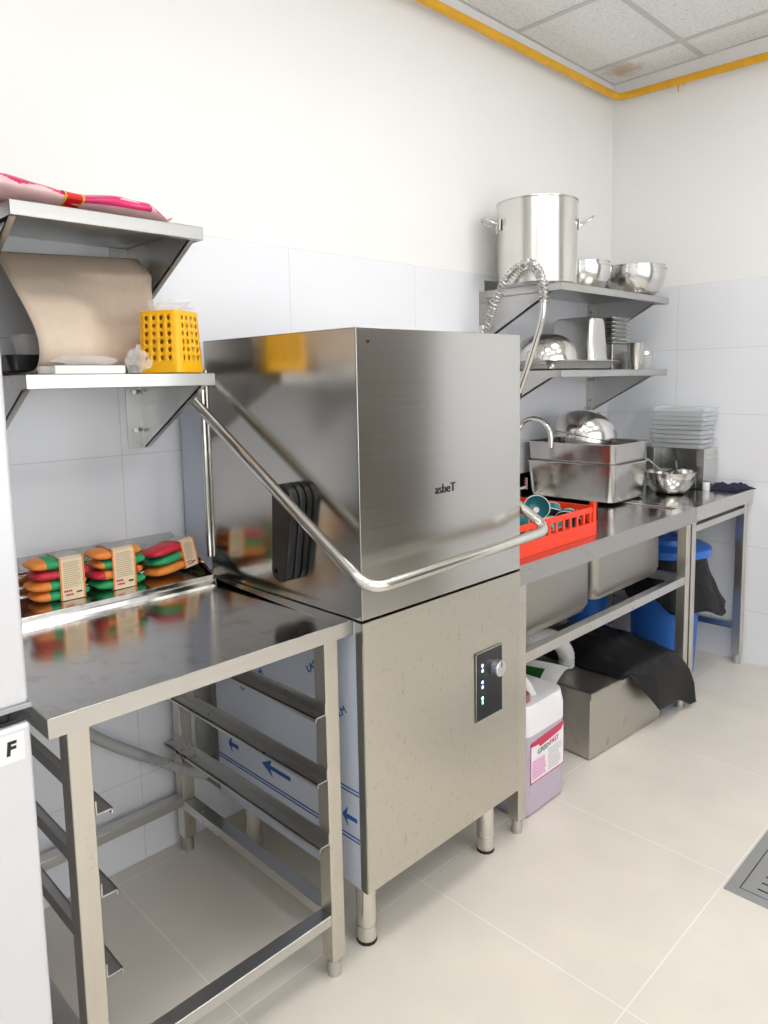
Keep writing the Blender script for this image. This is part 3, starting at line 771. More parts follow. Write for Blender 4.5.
# ------------------------------------------------------------------ sink table on the right
KZ, KY = .845, -.7475
SX0, SX1 = .640, 1.878
t = thing('sink_table', 'stainless steel sink table with two deep bowls right of the dishwasher', 'sink', (1.26, -.38, 0))
rec = .007
b = MB()
b.box(SX0, SX1, KY+.002, KY+.055, KZ-.012, KZ); b.box(SX0, SX1, -.06, -.001, KZ-.012, KZ); b.box(SX0, SX0+.03, KY+.055, -.06, KZ-.012, KZ); b.box(SX1-.045, SX1, KY+.055, -.06, KZ-.012, KZ)
b.box(SX0+.03, SX1-.045, KY+.055, -.06, KZ-.014, KZ-rec)
b.build('worktop', M['top'], t, bevel=.003)
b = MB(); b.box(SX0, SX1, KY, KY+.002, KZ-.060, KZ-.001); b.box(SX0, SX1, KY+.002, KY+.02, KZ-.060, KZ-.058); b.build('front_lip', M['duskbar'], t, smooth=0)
b = MB(); b.box(SX0, SX1, -.010, -.001, KZ, KZ+.10); b.build('upstand', M['top'], t, bevel=.002)
def bowl(x0, x1, z0):
    b = MB(); cx = (x0+x1)/2; w = x1-x0; cy = -.43; d = .46; zt = KZ-.015
    b.loft([rrect(cx, cy, w-.07, d-.07, .03, z0), rrect(cx, cy, w-.03, d-.03, .035, z0+.008), rrect(cx, cy, w, d, .04, z0+.04), rrect(cx, cy, w, d, .04, zt), rrect(cx, cy, w-.004, d-.004, .038, zt), rrect(cx, cy, w-.004, d-.004, .038, z0+.04), rrect(cx, cy, w-.07, d-.07, .03, z0+.004)])
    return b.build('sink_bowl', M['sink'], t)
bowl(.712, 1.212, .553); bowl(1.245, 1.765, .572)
def sq(name, a, b_, parent, m, s=.0185, sz=.0185):
    """square tube from a to b along one axis"""
    q = MB(); q.box(min(a[0], b_[0])-(s if a[0] == b_[0] else 0), max(a[0], b_[0])+(s if a[0] == b_[0] else 0), min(a[1], b_[1])-(s if a[1] == b_[1] else 0), max(a[1], b_[1])+(s if a[1] == b_[1] else 0), a[2]-sz, a[2]+sz)
    return q.build(name, m, parent, bevel=.002)
SLX0, SLX1 = .680, 1.852
for x in (SLX0, SLX1):
    for y in (-.712, -.05): table_leg(x, y, top=KZ-.015, parent=t)
sq('cross_bar', (SLX0+.02, -.712, .548), (SLX1-.02, -.712, .548), t, M['bar'], .016, .0165)
sq('cross_bar', (SLX0+.02, -.05, .30), (SLX1-.02, -.05, .30), t, M['bar'], .016, .0165)
for x in (SLX0, SLX1): sq('side_bar', (x, -.692, .548), (x, -.07, .548), t, M['bar'], .016, .0165)
for x in (.97, 1.5):
    MB().tube([(x, -.43, .50), (x, -.43, .575)], .03, 16).build('waste_outlet', M['black'], t)

# small side table continuing to the end wall
t = thing('side_table', 'plain stainless steel table between the sink table and the end wall', 'table', (2.2, -.38, 0))
QX0, QX1 = 1.882, 2.528
b = MB(); b.box(QX0, QX1, KY+.002, -.001, KZ-.010, KZ); b.build('worktop', M['top'], t, bevel=.002)
b = MB(); b.box(QX0, QX1, KY, KY+.002, KZ-.058, KZ-.001); b.build('front_lip', M['lip'], t, smooth=0)
b = MB(); b.box(QX0, QX1, -.010, -.001, KZ, KZ+.10); b.build('upstand', M['top'], t, bevel=.002)
for x in (1.908, 2.497):
    for y in (-.712, -.05): table_leg(x, y, top=KZ-.011, parent=t)
sq('cross_bar', (1.928, -.715, .748), (2.477, -.715, .748), t, M['lip'], .014, .014)
for x in (1.908, 2.497): sq('side_bar', (x, -.692, .185), (x, -.07, .185), t, M['bar'], .016, .0165)

# ------------------------------------------------------------------ red rack with teal bowls
RX0, RX1, RY0, RY1 = .668, 1.168, -.700, -.205
t = thing('dish_rack', 'orange red plastic dishwasher rack of bowls on the sink table', 'rack', (.918, -.45, KZ))
z = KZ+.0005
b = MB(); th = .006
def rack_wall(p0, p1, inward):
    p0 = Vector(p0); p1 = Vector(p1); dr = (p1-p0); L = dr.length; dr.normalize(); n = Vector(inward)
    m = Matrix((dr, n, Vector((0, 0, 1)))).transposed().to_4x4(); m.translation = p0
    b.box(0, L, 0, th, 0, .040, mtx=m); b.box(0, L, -.002, th+.002, .040, .046, mtx=m)
    b.box(0, L, .003, .003+th, .080, .098, mtx=m)
    N = 12; pw = L/N
    for i in range(N+1):
        a = max(0, i*pw-.006); c = min(L, i*pw+.006); b.box(a, c, .003, .003+th, .046, .080, mtx=m)
rack_wall((RX0, RY0, z), (RX1, RY0, z), (0, 1, 0)); rack_wall((RX1, RY1, z), (RX0, RY1, z), (0, -1, 0))
rack_wall((RX1, RY0, z), (RX1, RY1, z), (-1, 0, 0)); rack_wall((RX0, RY1, z), (RX0, RY0, z), (1, 0, 0))
b.build('rack_wall', M['red'], t)
for x, y in ((RX0, RY0), (RX1, RY0), (RX0, RY1), (RX1, RY1)):
    b = MB(); sx = 1 if x == RX0 else -1; sy = 1 if y == RY0 else -1
    b.box(min(x, x+sx*.028), max(x, x+sx*.028), min(y, y+sy*.005), max(y, y+sy*.005), z+.046, z+.112); b.box(min(x, x+sx*.005), max(x, x+sx*.005), min(y, y+sy*.028), max(y, y+sy*.028), z+.046, z+.112)
    b.build('corner_post', M['red'], t)
b = MB()
for i in range(11):
    y = RY0+.02+i*(RY1-RY0-.04)/10; b.box(RX0+.006, RX1-.006, y-.003, y+.003, z+.004, z+.010)
for i in range(11):
    x = RX0+.02+i*(RX1-RX0-.04)/10; b.box(x-.003, x+.003, RY0+.006, RY1-.006, z+.003, z+.011)
b.build('rack_grid', M['red'], t)

def teal_bowl(loc, rot, label):
    t = local(thing('bowl', label, 'bowl', loc, 'teal bowls in the red rack')); t.rotation_euler = rot
    b = MB(); b.lathe([(.016, 0), (.020, 0), (.022, .004), (.036, .020), (.044, .034)], (0, 0, 0), 28); b.lathe([(.042, .034), (.034, .021), (.020, .008), (.0005, .007)], (0, 0, 0), 28)
    b.build('body', M['teal'], t, smooth=60)
    MB().lathe([(.044, .034), (.0446, .0355), (.043, .0362), (.042, .034)], (0, 0, 0), 28).build('rim', M['white'], t)
    b = MB(); b.lathe([(.0005, .0075), (.010, .0078), (.0105, .0074)], (0, 0, 0), 20); b.build('centre_spot', M['white'], t)
    b = MB(); b.lathe([(.021, .0035), (.021, -.0005), (.016, -.0005), (.015, .002), (.0005, .002)], (0, 0, 0), 24); b.build('foot_ring', M['cream'], t)
    return t
zr = z+.012
def cupspot(x, y, dz, rx, ry, rz, label): teal_bowl((x, y, zr+dz), (R(rx), R(ry), R(rz)), label)
cupspot(1.030, -.545, .072, 62, 0, -52, 'teal bowl with white rim facing outward in the red rack')
cupspot(1.118, -.560, .082, 150, 22, -40, 'teal bowl turned upside down at the right of the red rack')
cupspot(.985, -.620, .062, 165, -10, 0, 'teal bowl face down low behind the front wall of the red rack')
cupspot(1.100, -.632, .066, 128, 0, -70, 'teal bowl on its side showing a cream foot in the red rack')
cupspot(.940, -.470, .062, 70, 0, -20, 'teal bowl half hidden by the hood at the back of the red rack')
cupspot(.86, -.57, .05, 100, 0, 60, 'teal bowl lying on its side beside the lever handle in the red rack')
cupspot(1.045, -.40, .05, 170, 0, 0, 'teal bowl face down in the back row of the red rack')

# ------------------------------------------------------------------ taps
t = thing('pre_rinse_spray', 'pre-rinse spray hose with coiled spring arching above the hood', 'tap', (1.335, -.085, KZ))
xs = 1.335
MB().lathe([(0, 0), (.028, 0), (.028, .008), (.02, .02), (.0135, .03), (.0135, .72), (.016, .722), (.016, .75), (0, .75)], (xs, -.085, KZ), 20).build('riser', M['tube'], t)
arc = spline([(xs, -.085, 1.56), (xs, -.122, 1.615), (xs, -.150, 1.68), (xs, -.188, 1.745), (xs, -.245, 1.797), (xs, -.310, 1.812), (xs, -.353, 1.775), (xs, -.372, 1.71), (xs, -.374, 1.66)], 10)
MB().tube(arc, .008, 10).build('inner_hose', M['hose'], t)
# coil spring following the arc
Ls = [0]
for i in range(1, len(arc)): Ls.append(Ls[-1]+(arc[i]-arc[i-1]).length)
turns = 34; N = turns*12; Q = []; j = 0
for k in range(N+1):
    s = Ls[-1]*k/N
    while j < len(arc)-2 and Ls[j+1] < s: j += 1
    u = (s-Ls[j])/(Ls[j+1]-Ls[j]); p = arc[j].lerp(arc[j+1], u); tg = (arc[j+1]-arc[j]).normalized()
    a = Vector((1, 0, 0)); c = a.cross(tg).normalized(); th = 2*PI*turns*k/N
    Q.append(p+(a*math.cos(th)+c*math.sin(th))*.0165)
MB().tube(Q, .0028, 6).build('spring', M['polish'], t)
MB().tube(spline([(xs, -.374, 1.67), (xs, -.366, 1.60), (xs, -.332, 1.50), (xs, -.298, 1.41), (xs, -.258, 1.315)], 8), .0115, 14).build('spray_handle', M['tube'], t)
b = MB(); b.tube([(xs, -.262, 1.325), (xs, -.240, 1.275)], .014, 14); b.tube([(xs, -.240, 1.275), (xs, -.234, 1.257)], lambda i: (.014, .024)[i], 16); b.build('spray_head', M['black'], t)

t = thing('swan_neck_tap', 'curved steel swan neck tap in front of the stacked pans', 'tap', (1.585, -.07, KZ))
xs = 1.600
neck = [(xs-.01, -.075, KZ+.03), (xs-.01, -.075, 1.115)]+[(xs-.01+.01*k/10, -.158+.083*math.cos(R(180*k/10)), 1.125+.083*math.sin(R(180*k/10))) for k in range(11)]+[(xs, -.241, 1.085)]
MB().tube(neck, .0105, 14).build('neck', M['tube'], t)
b = MB(); b.lathe([(0, 0), (.026, 0), (.026, .01), (.018, .02), (.018, .06), (.012, .07)], (xs-.01, -.075, KZ), 20); b.build('base', M['tube'], t)
b = MB(); b.tube([(xs-.01, -.075, KZ+.045), (xs+.005, -.115, KZ+.06)], .008, 10); b.tube([(xs+.005, -.115, KZ+.05), (xs+.005, -.115, KZ+.10)], .006, 10); b.build('lever', M['tube'], t)

# ------------------------------------------------------------------ pans, bowls, utensils on the counter
def gn_pan(cx, cy, w, d, z0, h, mtx=None, name='food_pan', origin=None, rim=.013, r=.035, mat=None):
    b = MB(); zt = z0+h; tp = .012
    rings = [rrect(cx, cy, w-2*tp-.03, d-2*tp-.03, r*.7, z0), rrect(cx, cy, w-2*tp-.008, d-2*tp-.008, r*.9, z0+.006), rrect(cx, cy, w-2*tp, d-2*tp, r, z0+.02), rrect(cx, cy, w-.002, d-.002, r, zt-.004), rrect(cx, cy, w+2*rim, d+2*rim, r+rim, zt-.003), rrect(cx, cy, w+2*rim, d+2*rim, r+rim, zt), rrect(cx, cy, w-.004, d-.004, r, zt), rrect(cx, cy, w-2*tp-.004, d-2*tp-.004, r*.9, z0+.02), rrect(cx, cy, w-2*tp-.03, d-2*tp-.03, r*.7, z0+.003)]
    b.loft(rings)
    o = b.build(name, mat or M['pan'], smooth=45, origin=origin or (cx, cy, z0), mtx=mtx); return o
o = gn_pan(1.876, -.2535, .325, .441, KZ+.0005, .167); tag(o, 'deep rectangular steel pan, bottom one of the two on the sink table', 'pan')
o = gn_pan(1.876, -.2535, .319, .435, KZ+.042, .210, r=.033); tag(o, 'rectangular steel pan nested in the one below, holding upturned bowls', 'pan')
def dome(R0, h, n=14, th=.0015):
    """outer and inner profile of a round bowl, opening at z=0, crown at z=h"""
    out = [(R0+.010, 0.0), (R0+.010, .002), (R0, .003)]+[(R0*math.cos(PI/2*k/n)**.75, .003+(h-.003)*math.sin(PI/2*k/n)) for k in range(1, n)]+[(.0005, h)]
    inn = [(.0005, h-th)]+[((R0-th)*math.cos(PI/2*k/n)**.75, (h-th)*math.sin(PI/2*k/n)) for k in range(n-1, 0, -1)]+[(R0-th, 0.0), (R0+.010, 0.0)]
    return out+inn
def upturned(loc, rot, R0, h, label, knob=False):
    t = local(thing('mixing_bowl', label, 'bowl', loc, 'upturned steel bowls in the pan')); t.rotation_euler = rot
    MB().lathe(dome(R0, h), (0, 0, 0), 40).build('bowl_shell', M['polish'], t, smooth=50)
    return t
upturned((1.880, -.235, 1.094), (R(8), R(10), 0), .136, .108, 'lower of two upturned shiny bowls lying in the upper pan')
t = upturned((1.883, -.234, 1.114), (R(8), R(10), 0), .143, .114, 'upper of two upturned shiny bowls lying in the upper pan')
MB().tube([(-.05, 0, .1105), (-.05, 0, .130)], .002, 8).build('wire_pin', M['tube'], t); b = MB(); b.tube([(.06, 0, .108), (.07, 0, .122), (.095, 0, .116), (.118, 0, .080)], .002, 8); b.build('wire_clip', M['tube'], t)

# round bowl holding utensils
def bowl_prof(R0, h, foot, n=12, th=.0015, lip=.008):
    out = [(.0005, 0), (foot, 0)]+[(foot+(R0-foot)*math.sin(PI/2*k/n)**.9, h*(1-math.cos(PI/2*k/n)) ** .9) for k in range(1, n+1)]
    out += [(R0+lip, h), (R0+lip, h+.002), (R0-th, h+.002)]
    inn = [(foot+(R0-th-foot)*math.sin(PI/2*k/n)**.9, th+h*(1-math.cos(PI/2*k/n)) ** .9) for k in range(n-1, 0, -1)]+[(.0005, th)]
    return out+inn
def round_bowl(loc, R0, h, foot, label, group=None, mat=None, lip=.006):
    o = MB().lathe(bowl_prof(R0, h, foot, lip=lip), (0, 0, 0), 44).build('mixing_bowl', mat or M['polish'], smooth=40); o.location = loc
    return tag(o, label, 'bowl', group)
UB = (2.185, -.500, KZ+.0005)
round_bowl(UB, .108, .098, .045, 'round steel bowl full of utensils beside the stacked pans')
def utensil(kind, tip, tail, label):
    a = Vector(tip); c = Vector(tail); dr = (c-a).normalized()
    t = thing('utensil', label, 'utensil', a, 'utensils in the steel bowl')
    MB().tube([a+dr*.03, a.lerp(c, .6), c], lambda i: (.003, .0035, .005)[i], 8).build('handle', M['satin'] if kind != 'spatula' else M['black'], t)
    b = MB()
    if kind == 'fork':
        s = dr.cross(Vector((0, 0, 1))).normalized()
        for k in (-1.5, -.5, .5, 1.5): b.tube([a+dr*.032+s*k*.003, a-dr*.01+s*k*.004], .0014, 6)
        b.tube([a+dr*.03-s*.006, a+dr*.03+s*.006], .003, 6)
    else: b.ball(a, .02, (1, 1, .35), 14, 8)
    b.build('head', M['polish'], t)
bz = UB[2]
ux, uy = UB[0], UB[1]
utensil('fork', (ux-.085, uy+.075, bz+.165), (ux+.02, uy-.02, bz+.045), 'slotted serving fork standing up out of the utensil bowl')
utensil('spoon', (ux-.06, uy-.02, bz+.070), (ux+.085, uy+.03, bz+.105), 'serving spoon lying across the left of the utensil bowl')
utensil('spoon', (ux-.02, uy-.045, bz+.080), (ux+.087, uy+.01, bz+.135), 'serving spoon with raised handle in the middle of the utensil bowl')
utensil('spatula', (ux-.03, uy+.05, bz+.082), (ux+.095, uy-.03, bz+.115), 'dark handled spoon at the back of the utensil bowl')

# steel box by the end wall with a pile of plastic lids on it
t = thing('steel_box', 'upright satin steel box carrying clear plastic containers beside the end wall', 'box', (2.44, -.38, KZ))
b = MB(); b.box(2.366, 2.522, -.58, -.30, KZ+.004, KZ+.003+.004); b.box(2.366, 2.522, -.58, -.30, KZ+.186, KZ+.190); b.box(2.366, 2.522, -.58, -.576, KZ+.006, KZ+.188); b.box(2.366, 2.522, -.304, -.30, KZ+.006, KZ+.188); b.box(2.518, 2.522, -.576, -.304, KZ+.006, KZ+.188)
b.box(2.366, 2.369, -.58, -.545, KZ+.006, KZ+.188); b.box(2.366, 2.369, -.34, -.30, KZ+.006, KZ+.188); b.box(2.366, 2.369, -.545, -.34, KZ+.006, KZ+.05)
b.build('casing', M['satin'], t, bevel=.002)
b = MB()
for k in range(4): b.box(2.40, 2.515, -.5825, -.5798, KZ+.125+k*.014, KZ+.128+k*.014)
b.build('vent_slot', M['bar'], t)
for x in (2.38, 2.508):
    for y in (-.565, -.315): MB().tube([(x, y, KZ+.0004), (x, y, KZ+.006)], .008, 10).build('foot', M['rubber'], t)
LW, LD = .150, .27
proto = None
for k in range(9):
    zz = KZ+.1905+k*.0215
    if proto is None:
        b = MB(); rings = [rrect(0, 0, LW-.02, LD-.02, .018, 0), rrect(0, 0, LW-.006, LD-.006, .02, .015), rrect(0, 0, LW+.004, LD+.004, .022, .017), rrect(0, 0, LW+.004, LD+.004, .022, .019), rrect(0, 0, LW-.010, LD-.010, .019, .018), rrect(0, 0, LW-.024, LD-.024, .017, .002)]
        b.loft(rings); o = proto = b.build('food_container', M['haze'])
    else: o = proto.copy(); C.objects.link(o)
    o.location = (2.440+random.uniform(-.006, .006), -.445+random.uniform(-.008, .008), zz); o.rotation_euler = (0, 0, R(random.uniform(-2, 2)))
    tag(o, 'one of the cloudy clear plastic containers stacked on the steel box', 'container', 'clear plastic containers on the steel box')
# small white cap and dark cloth at the front right corner
o = MB().lathe([(.0, 0), (.014, 0), (.016, .004), (.016, .034), (.013, .038), (0, .038)], (0, 0, 0), 20).build('bottle_cap', M['white']); o.location = (2.350, -.600, KZ+.0005)
tag(o, 'small white round cap standing in front of the steel box', 'cap')
def cl(u, v):
    x = 2.376+.150*u+.005*math.sin(7*v); y = -.738+.145*v+.03*math.sin(4*u)*(1-v)
    h = .010+.024*abs(noise.noise(Vector((u*3.1, v*3.3, 2))))+.016*abs(noise.noise(Vector((u*8, v*8, 5))))
    e = min(u, 1-u, v, 1-v)*8; h = h*min(1, e)+.0015
    return Vector((x, y, KZ+h))
o = MB().grid(cl, 36, 36).build('dish_cloth', M['cloth'], smooth=60, solid=.003, origin=(2.44, -.65, KZ)); tag(o, 'crumpled dark navy dish cloth at the wall end of the counter', 'cloth')

# ------------------------------------------------------------------ on the upper right shelf
SZ = 1.7492
t = local(thing('stock_pot', 'tall steel stock pot with two side handles on the upper right shelf', 'pot', (1.532, -.212, SZ)))
PR, PH = .160, .331
prof = [(.0005, 0), (PR-.006, 0), (PR, .006), (PR, PH-.006), (PR+.004, PH-.004), (PR+.004, PH), (PR-.001, PH), (PR-.002, PH-.006), (PR-.002, .008), (.0005, .004)]
MB().lathe(prof, (0, 0, 0), 64).build('pot_body', M['pot'], t, smooth=40)
for ang in (137, -43):
    m = Matrix.Rotation(R(ang), 4, 'Z')
    pts = fillet([(PR-.001, -.036, .240), (PR+.042, -.042, .256), (PR+.062, -.036, .272), (PR+.062, .036, .272), (PR+.042, .042, .256), (PR-.001, .036, .240)], .02, 5)
    hd = MB().tube([m @ p for p in pts], .0048, 10).build('handle', M['polish'], t)
    for yy in (-.036, .036): MB().box(PR-.003, PR+.003, yy-.010, yy+.010, .220, .264, mtx=m).build('handle_plate', M['satin'], hd, bevel=.001)
round_bowl((1.890, -.210, SZ), .128, .108, .060, 'steel mixing bowl beside the stock pot, lower of its pair', 'steel mixing bowls on the upper right shelf')
round_bowl((1.890, -.210, SZ+.012), .116, .116, .057, 'steel mixing bowl beside the stock pot, nested inside its pair', 'steel mixing bowls on the upper right shelf', lip=.004)
round_bowl((2.265, -.265, SZ), .146, .122, .070, 'wide steel mixing bowl at the wall end of the shelf, lower of its pair', 'steel mixing bowls on the upper right shelf')
round_bowl((2.265, -.265, SZ+.012), .140, .126, .066, 'wide steel mixing bowl at the wall end of the shelf, nested inside its pair', 'steel mixing bowls on the upper right shelf', lip=.004)

# ------------------------------------------------------------------ on the lower right shelf
LZ2 = 1.4102
o = gn_pan(1.73, -.20, .52, .27, 0, .040, name='baking_tray', origin=(1.73, -.20, 0)); o.location = (1.73, -.20, LZ2); tag(o, 'shallow rectangular steel tray under the dome on the lower right shelf', 'tray')
MB_ = MB(); MB_.lathe(dome(.130, .112), (0, 0, 0), 44); o = MB_.build('dome_lid', M['polish'], smooth=50); o.location = (1.598, -.215, LZ2+.0405)
tag(o, 'shiny steel dome lying upside down on the shallow tray', 'dome')
# deep narrow pan upside down on the tray
o = gn_pan(0, 0, .14, .235, 0, .19, name='food_pan', r=.03, mat=M['satin']); o.rotation_euler = (R(180), 0, R(-4)); o.location = (1.905, -.190, LZ2+.0405+.1905)
tag(o, 'deep narrow steel pan standing upside down on the shallow tray beside the dome', 'pan')
# little stack of small steel trays on a dark box
t = thing('storage_box', 'dark grey lidded box under the small tray stack on the lower right shelf', 'box', (2.265, -.14, LZ2))
MB().box(2.17, 2.36, -.215, -.05, LZ2, LZ2+.125).build('box_body', M['dark'], t, bevel=.006); MB().box(2.165, 2.365, -.22, -.045, LZ2+.125, LZ2+.135).build('box_lid', M['dark'], t, bevel=.003)
proto = None
for k in range(6):
    if proto is None:
        b = MB(); b.loft([rrect(0, 0, .15, .13, .02, 0), rrect(0, 0, .165, .145, .022, .014), rrect(0, 0, .185, .165, .028, .015), rrect(0, 0, .185, .165, .028, .0168), rrect(0, 0, .160, .14, .021, .0165), rrect(0, 0, .146, .126, .018, .002)])
        o = proto = b.build('small_tray', M['satin'])
    else: o = proto.copy(); C.objects.link(o)
    o.location = (2.256, -.145, LZ2+.1352+k*.0190)
    tag(o, 'one of the small steel trays stacked on the dark box', 'tray', 'small steel trays on the lower right shelf')
o = MB().lathe([(.0005, 0), (.030, 0), (.032, .003), (.041, .122), (.0425, .124), (.040, .124), (.031, .005), (.0005, .003)], (0, 0, 0), 32).build('steel_beaker', M['satin'], smooth=40); o.location = (2.232, -.300, LZ2)
tag(o, 'plain flared steel beaker standing next to the glass jar', 'beaker')
t = local(thing('glass_jar', 'small glass jar of dried spice with a steel lid on the lower right shelf', 'jar', (2.350, -.285, LZ2))); t.scale = (1.2, 1.2, 1.2)
MB().lathe([(.0005, 0), (.030, 0), (.034, .006), (.034, .050), (.029, .056), (.029, .060), (.027, .060), (.032, .049), (.032, .008), (.0005, .004)], (0, 0, 0), 28).build('jar_body', M['jar'], t)
MB().lathe([(.0005, .005), (.030, .006), (.0315, .010), (.0315, .036), (.0005, .039)], (0, 0, 0), 24).build('contents', M['spice'], t)
MB().lathe([(.0005, .074), (.032, .074), (.0335, .072), (.0335, .058), (.030, .058)], (0, 0, 0), 28).build('jar_lid', M['satin'], t)

# ------------------------------------------------------------------ under the sink table
# detergent jerrycan
JX0, JX1, JY0, JY1, JH = .728, .978, -.706, -.44, .41
t = thing('jerrycan', 'translucent jerrycan of lilac detergent with a printed label under the sink table', 'jerrycan', ((JX0+JX1)/2, (JY0+JY1)/2, 0))
cx, cy, w, dd = (JX0+JX1)/2, (JY0+JY1)/2, JX1-JX0, JY1-JY0
lv = .270
MB().loft([rrect(cx, cy, w-.03, dd-.03, .03, .0), rrect(cx, cy, w-.008, dd-.008, .036, .006), rrect(cx, cy, w, dd, .04, .02), rrect(cx, cy, w-.006, dd-.006, .04, .06), rrect(cx, cy, w-.006, dd-.006, .04, .235), rrect(cx, cy, w, dd, .04, lv)], cap1=True).build('liquid_body', M['lilac'], t, smooth=50)
b = MB(); b.loft([rrect(cx, cy, w+.0005, dd+.0005, .04, lv), rrect(cx, cy, w, dd, .04, .322), rrect(cx, cy, w-.014, dd-.014, .04, .366), rrect(cx, cy, w-.07, dd-.06, .035, .366), rrect(cx, cy+.02, w-.12, dd-.12, .03, .370)])
b.build('shoulder', M['jugtop'], t, smooth=50)
b = MB(); b.tube(fillet([(cx-.005, cy-.085, .350), (cx-.005, cy-.045, .410), (cx-.005, cy+.065, .410), (cx-.005, cy+.10, .356)], .03, 5), .0165, 14); b.build('carry_handle', M['jugtop'], t)
b = MB(); b.lathe([(.03, .33), (.03, .362), (.034, .362), (.034, .384), (.030, .388), (.0005, .388)], (JX0+.060, JY0+.060, 0), 24); b.build('screw_cap', M['brown'], t)
lx0, lx1, lz0, lz1 = .764, .956, .110, .245
b = MB(); yf = JY0+.0028
b.prism([(lx0, lz0), (lx1, lz0), (lx1, lz1+.012), (lx0, lz1)], 'y', yf-.0018, yf+.002); lb = b.build('label', M['labelwhite'], t)
b = MB(); yy = yf-.0026
b.prism([(lx0, lz1-.012), (lx0+.045, lz1-.016), (lx0+.052, lz1-.026), (lx1-.018, lz1-.012), (lx1, lz1+.006), (lx1, lz1+.012), (lx0, lz1)], 'y', yy, yf-.001)
b.prism([(lx0, lz0), (lx0+.003, lz0), (lx0+.003, lz1), (lx0, lz1)], 'y', yy, yf-.001); b.prism([(lx0, lz0), (lx1, lz0), (lx1, lz0+.003), (lx0, lz0+.003)], 'y', yy, yf-.001); b.prism([(lx1-.002, lz0), (lx1, lz0), (lx1, lz1), (lx1-.002, lz1)], 'y', yy, yf-.001)
b.build('red_border', M['labelred'], lb)
b = MB()
for k in range(7): b.box(lx0+.010, lx0+.088-random.uniform(0, .01), yy, yf-.001, lz0+.012+k*.009, lz0+.0185+k*.009)
b.build('pink_print', M['labelpink'], lb)
b = MB()
for k in range(9): b.box(lx0+.10, lx1-.012-random.uniform(0, .02), yy, yf-.001, lz0+.012+k*.0085, lz0+.0165+k*.0085)
b.build('grey_print', M['labelgrey'], lb)
text('green_lettering', 'GREEN', .024, M['labelgreen'], lb, frame((lx0+.075, yy-.0004, lz1-.038), (1, 0, .05), (-.05, 0, 1)))
text('red_lettering', 'FAST', .024, M['labelred'], lb, frame((lx0+.133, yy-.0004, lz1-.033), (1, 0, .05), (-.05, 0, 1)))

# white and green pouch behind the jerrycan
t = local(thing('refill_pouch', 'white plastic pouch with a green print standing behind the jerrycan', 'pouch', (1.085, -.500, 0), rz=0)); t.rotation_euler = (R(3), 0, R(-90))
def pf(u, v):
    x = -.16+(.32-.17*(1-v)**.7)*u; z = .375*v
    th = .042*(math.sin(PI*min(1, max(0, u)))**.5)*(1-v)**.6+.002
    return x, z, th
def pch(side):
    return lambda u, v: Vector((pf(u, v)[0], side*pf(u, v)[2]+.004*math.sin(9*u)*v, pf(u, v)[1]+.018*u*v))
b = MB(); b.grid(pch(-1), 20, 20); b.grid(pch(1), 20, 20); bmesh.ops.remove_doubles(b.bm, verts=b.bm.verts, dist=.0045); b.build('pouch_body', M['white'], t, smooth=60)
b = MB(); b.grid(lambda u, v: pch(-1)(.05+.72*u, .60+.34*v)+Vector((0, -.0035, 0)), 14, 8); b.build('green_panel', M['pouchgreen'], t, smooth=60)

# steel grease trap
t = local(thing('grease_trap', 'dull steel grease trap box on the floor beneath the sink table', 'grease trap', (1.20, -.665, 0))); t.rotation_euler = (0, 0, R(-4))
TW, TD, TH = .50, .34, .262
MB().box(0, TW, 0, TD, .004, TH-.02).build('tank', M['trap'], t, bevel=.004)
b = MB(); b.box(-.008, TW+.008, -.008, TD+.008, TH-.012, TH-.004); b.box(-.008, TW+.008, -.008, -.005, TH-.030, TH-.004); b.box(-.008, -.005, -.008, TD+.008, TH-.030, TH-.004); b.box(TW+.005, TW+.008, -.008, TD+.008, TH-.03, TH-.004)
b.build('lid', M['trap'], t, bevel=.0015)
b = MB(); b.tube([(TW-.005, .10, .07), (TW+.06, .10, .07)], .022, 16); b.tube([(TW+.05, .10, .07), (TW+.065, .10, .07)], .028, 16); b.build('outlet_pipe', M['bar'], t)
for x in (.02, TW-.02):
    for y in (.02, TD-.02): MB().tube([(x, y, 0), (x, y, .006)], .012, 10).build('foot', M['rubber'], t)

# black bag draped over the trap: lies on the lid, falls over its front and far end
def bagf(u, v):
    s = max(0.0, (v-.55)/.45)
    x = 1.375+(.430+.085*min(1, s*2.2))*u+.03*s*(u-.3)
    drop = max(0.0, min(1.0, (u-.10)/.28))
    lidz = TH+.002
    puff = .030+.055*math.exp(-((u-.45)/.35)**2)*math.exp(-((v-.22)/.28)**2)
    nz = .022*noise.noise(Vector((u*5, v*5, 1)))+.010*noise.noise(Vector((u*13, v*13, 4)))
    yf = -.690-.030*u
    if v <= .55:
        z = lidz+puff*min(1, u*6)*min(1, (.62-v)*4)+max(-.0, nz*min(1, u*5))
        y = -.30+(yf+.30)*min(1, v/.55)
    else:
        z = lidz+puff*min(1, u*6)*.28*(1-s)-s*drop*(.155+.045*u)+nz*.3*(1-s)
        y = yf-.024*min(1, s*4)*drop-.010*(1+math.sin(6*u))*s*drop-.010*s
    if x > 1.71:                                  # sags past the end of the trap
        k = (x-1.71)/.22; z -= .09*k*k+.015*k
    return Vector((x, y, max(z, .02)))
b = MB(); b.grid(bagf, 56, 56); o = b.build('bin_bag', M['liner'], smooth=70, solid=.002, origin=(1.6, -.5, TH)); tag(o, 'empty black plastic bag draped over the grease trap', 'bag')

# ribbed grey waste pipes
o = ribbed('waste_hose', [(.97, -.43, .50), (1.00, -.45, .463), (1.08, -.48, .452), (1.17, -.49, .435), (1.26, -.49, .392), (1.33, -.485, .325), (1.345, -.48, .268)], .028, M['hose'], pitch=.015, amp=.13); tag(o, 'fat grey ribbed waste hose bending down to the grease trap', 'hose')

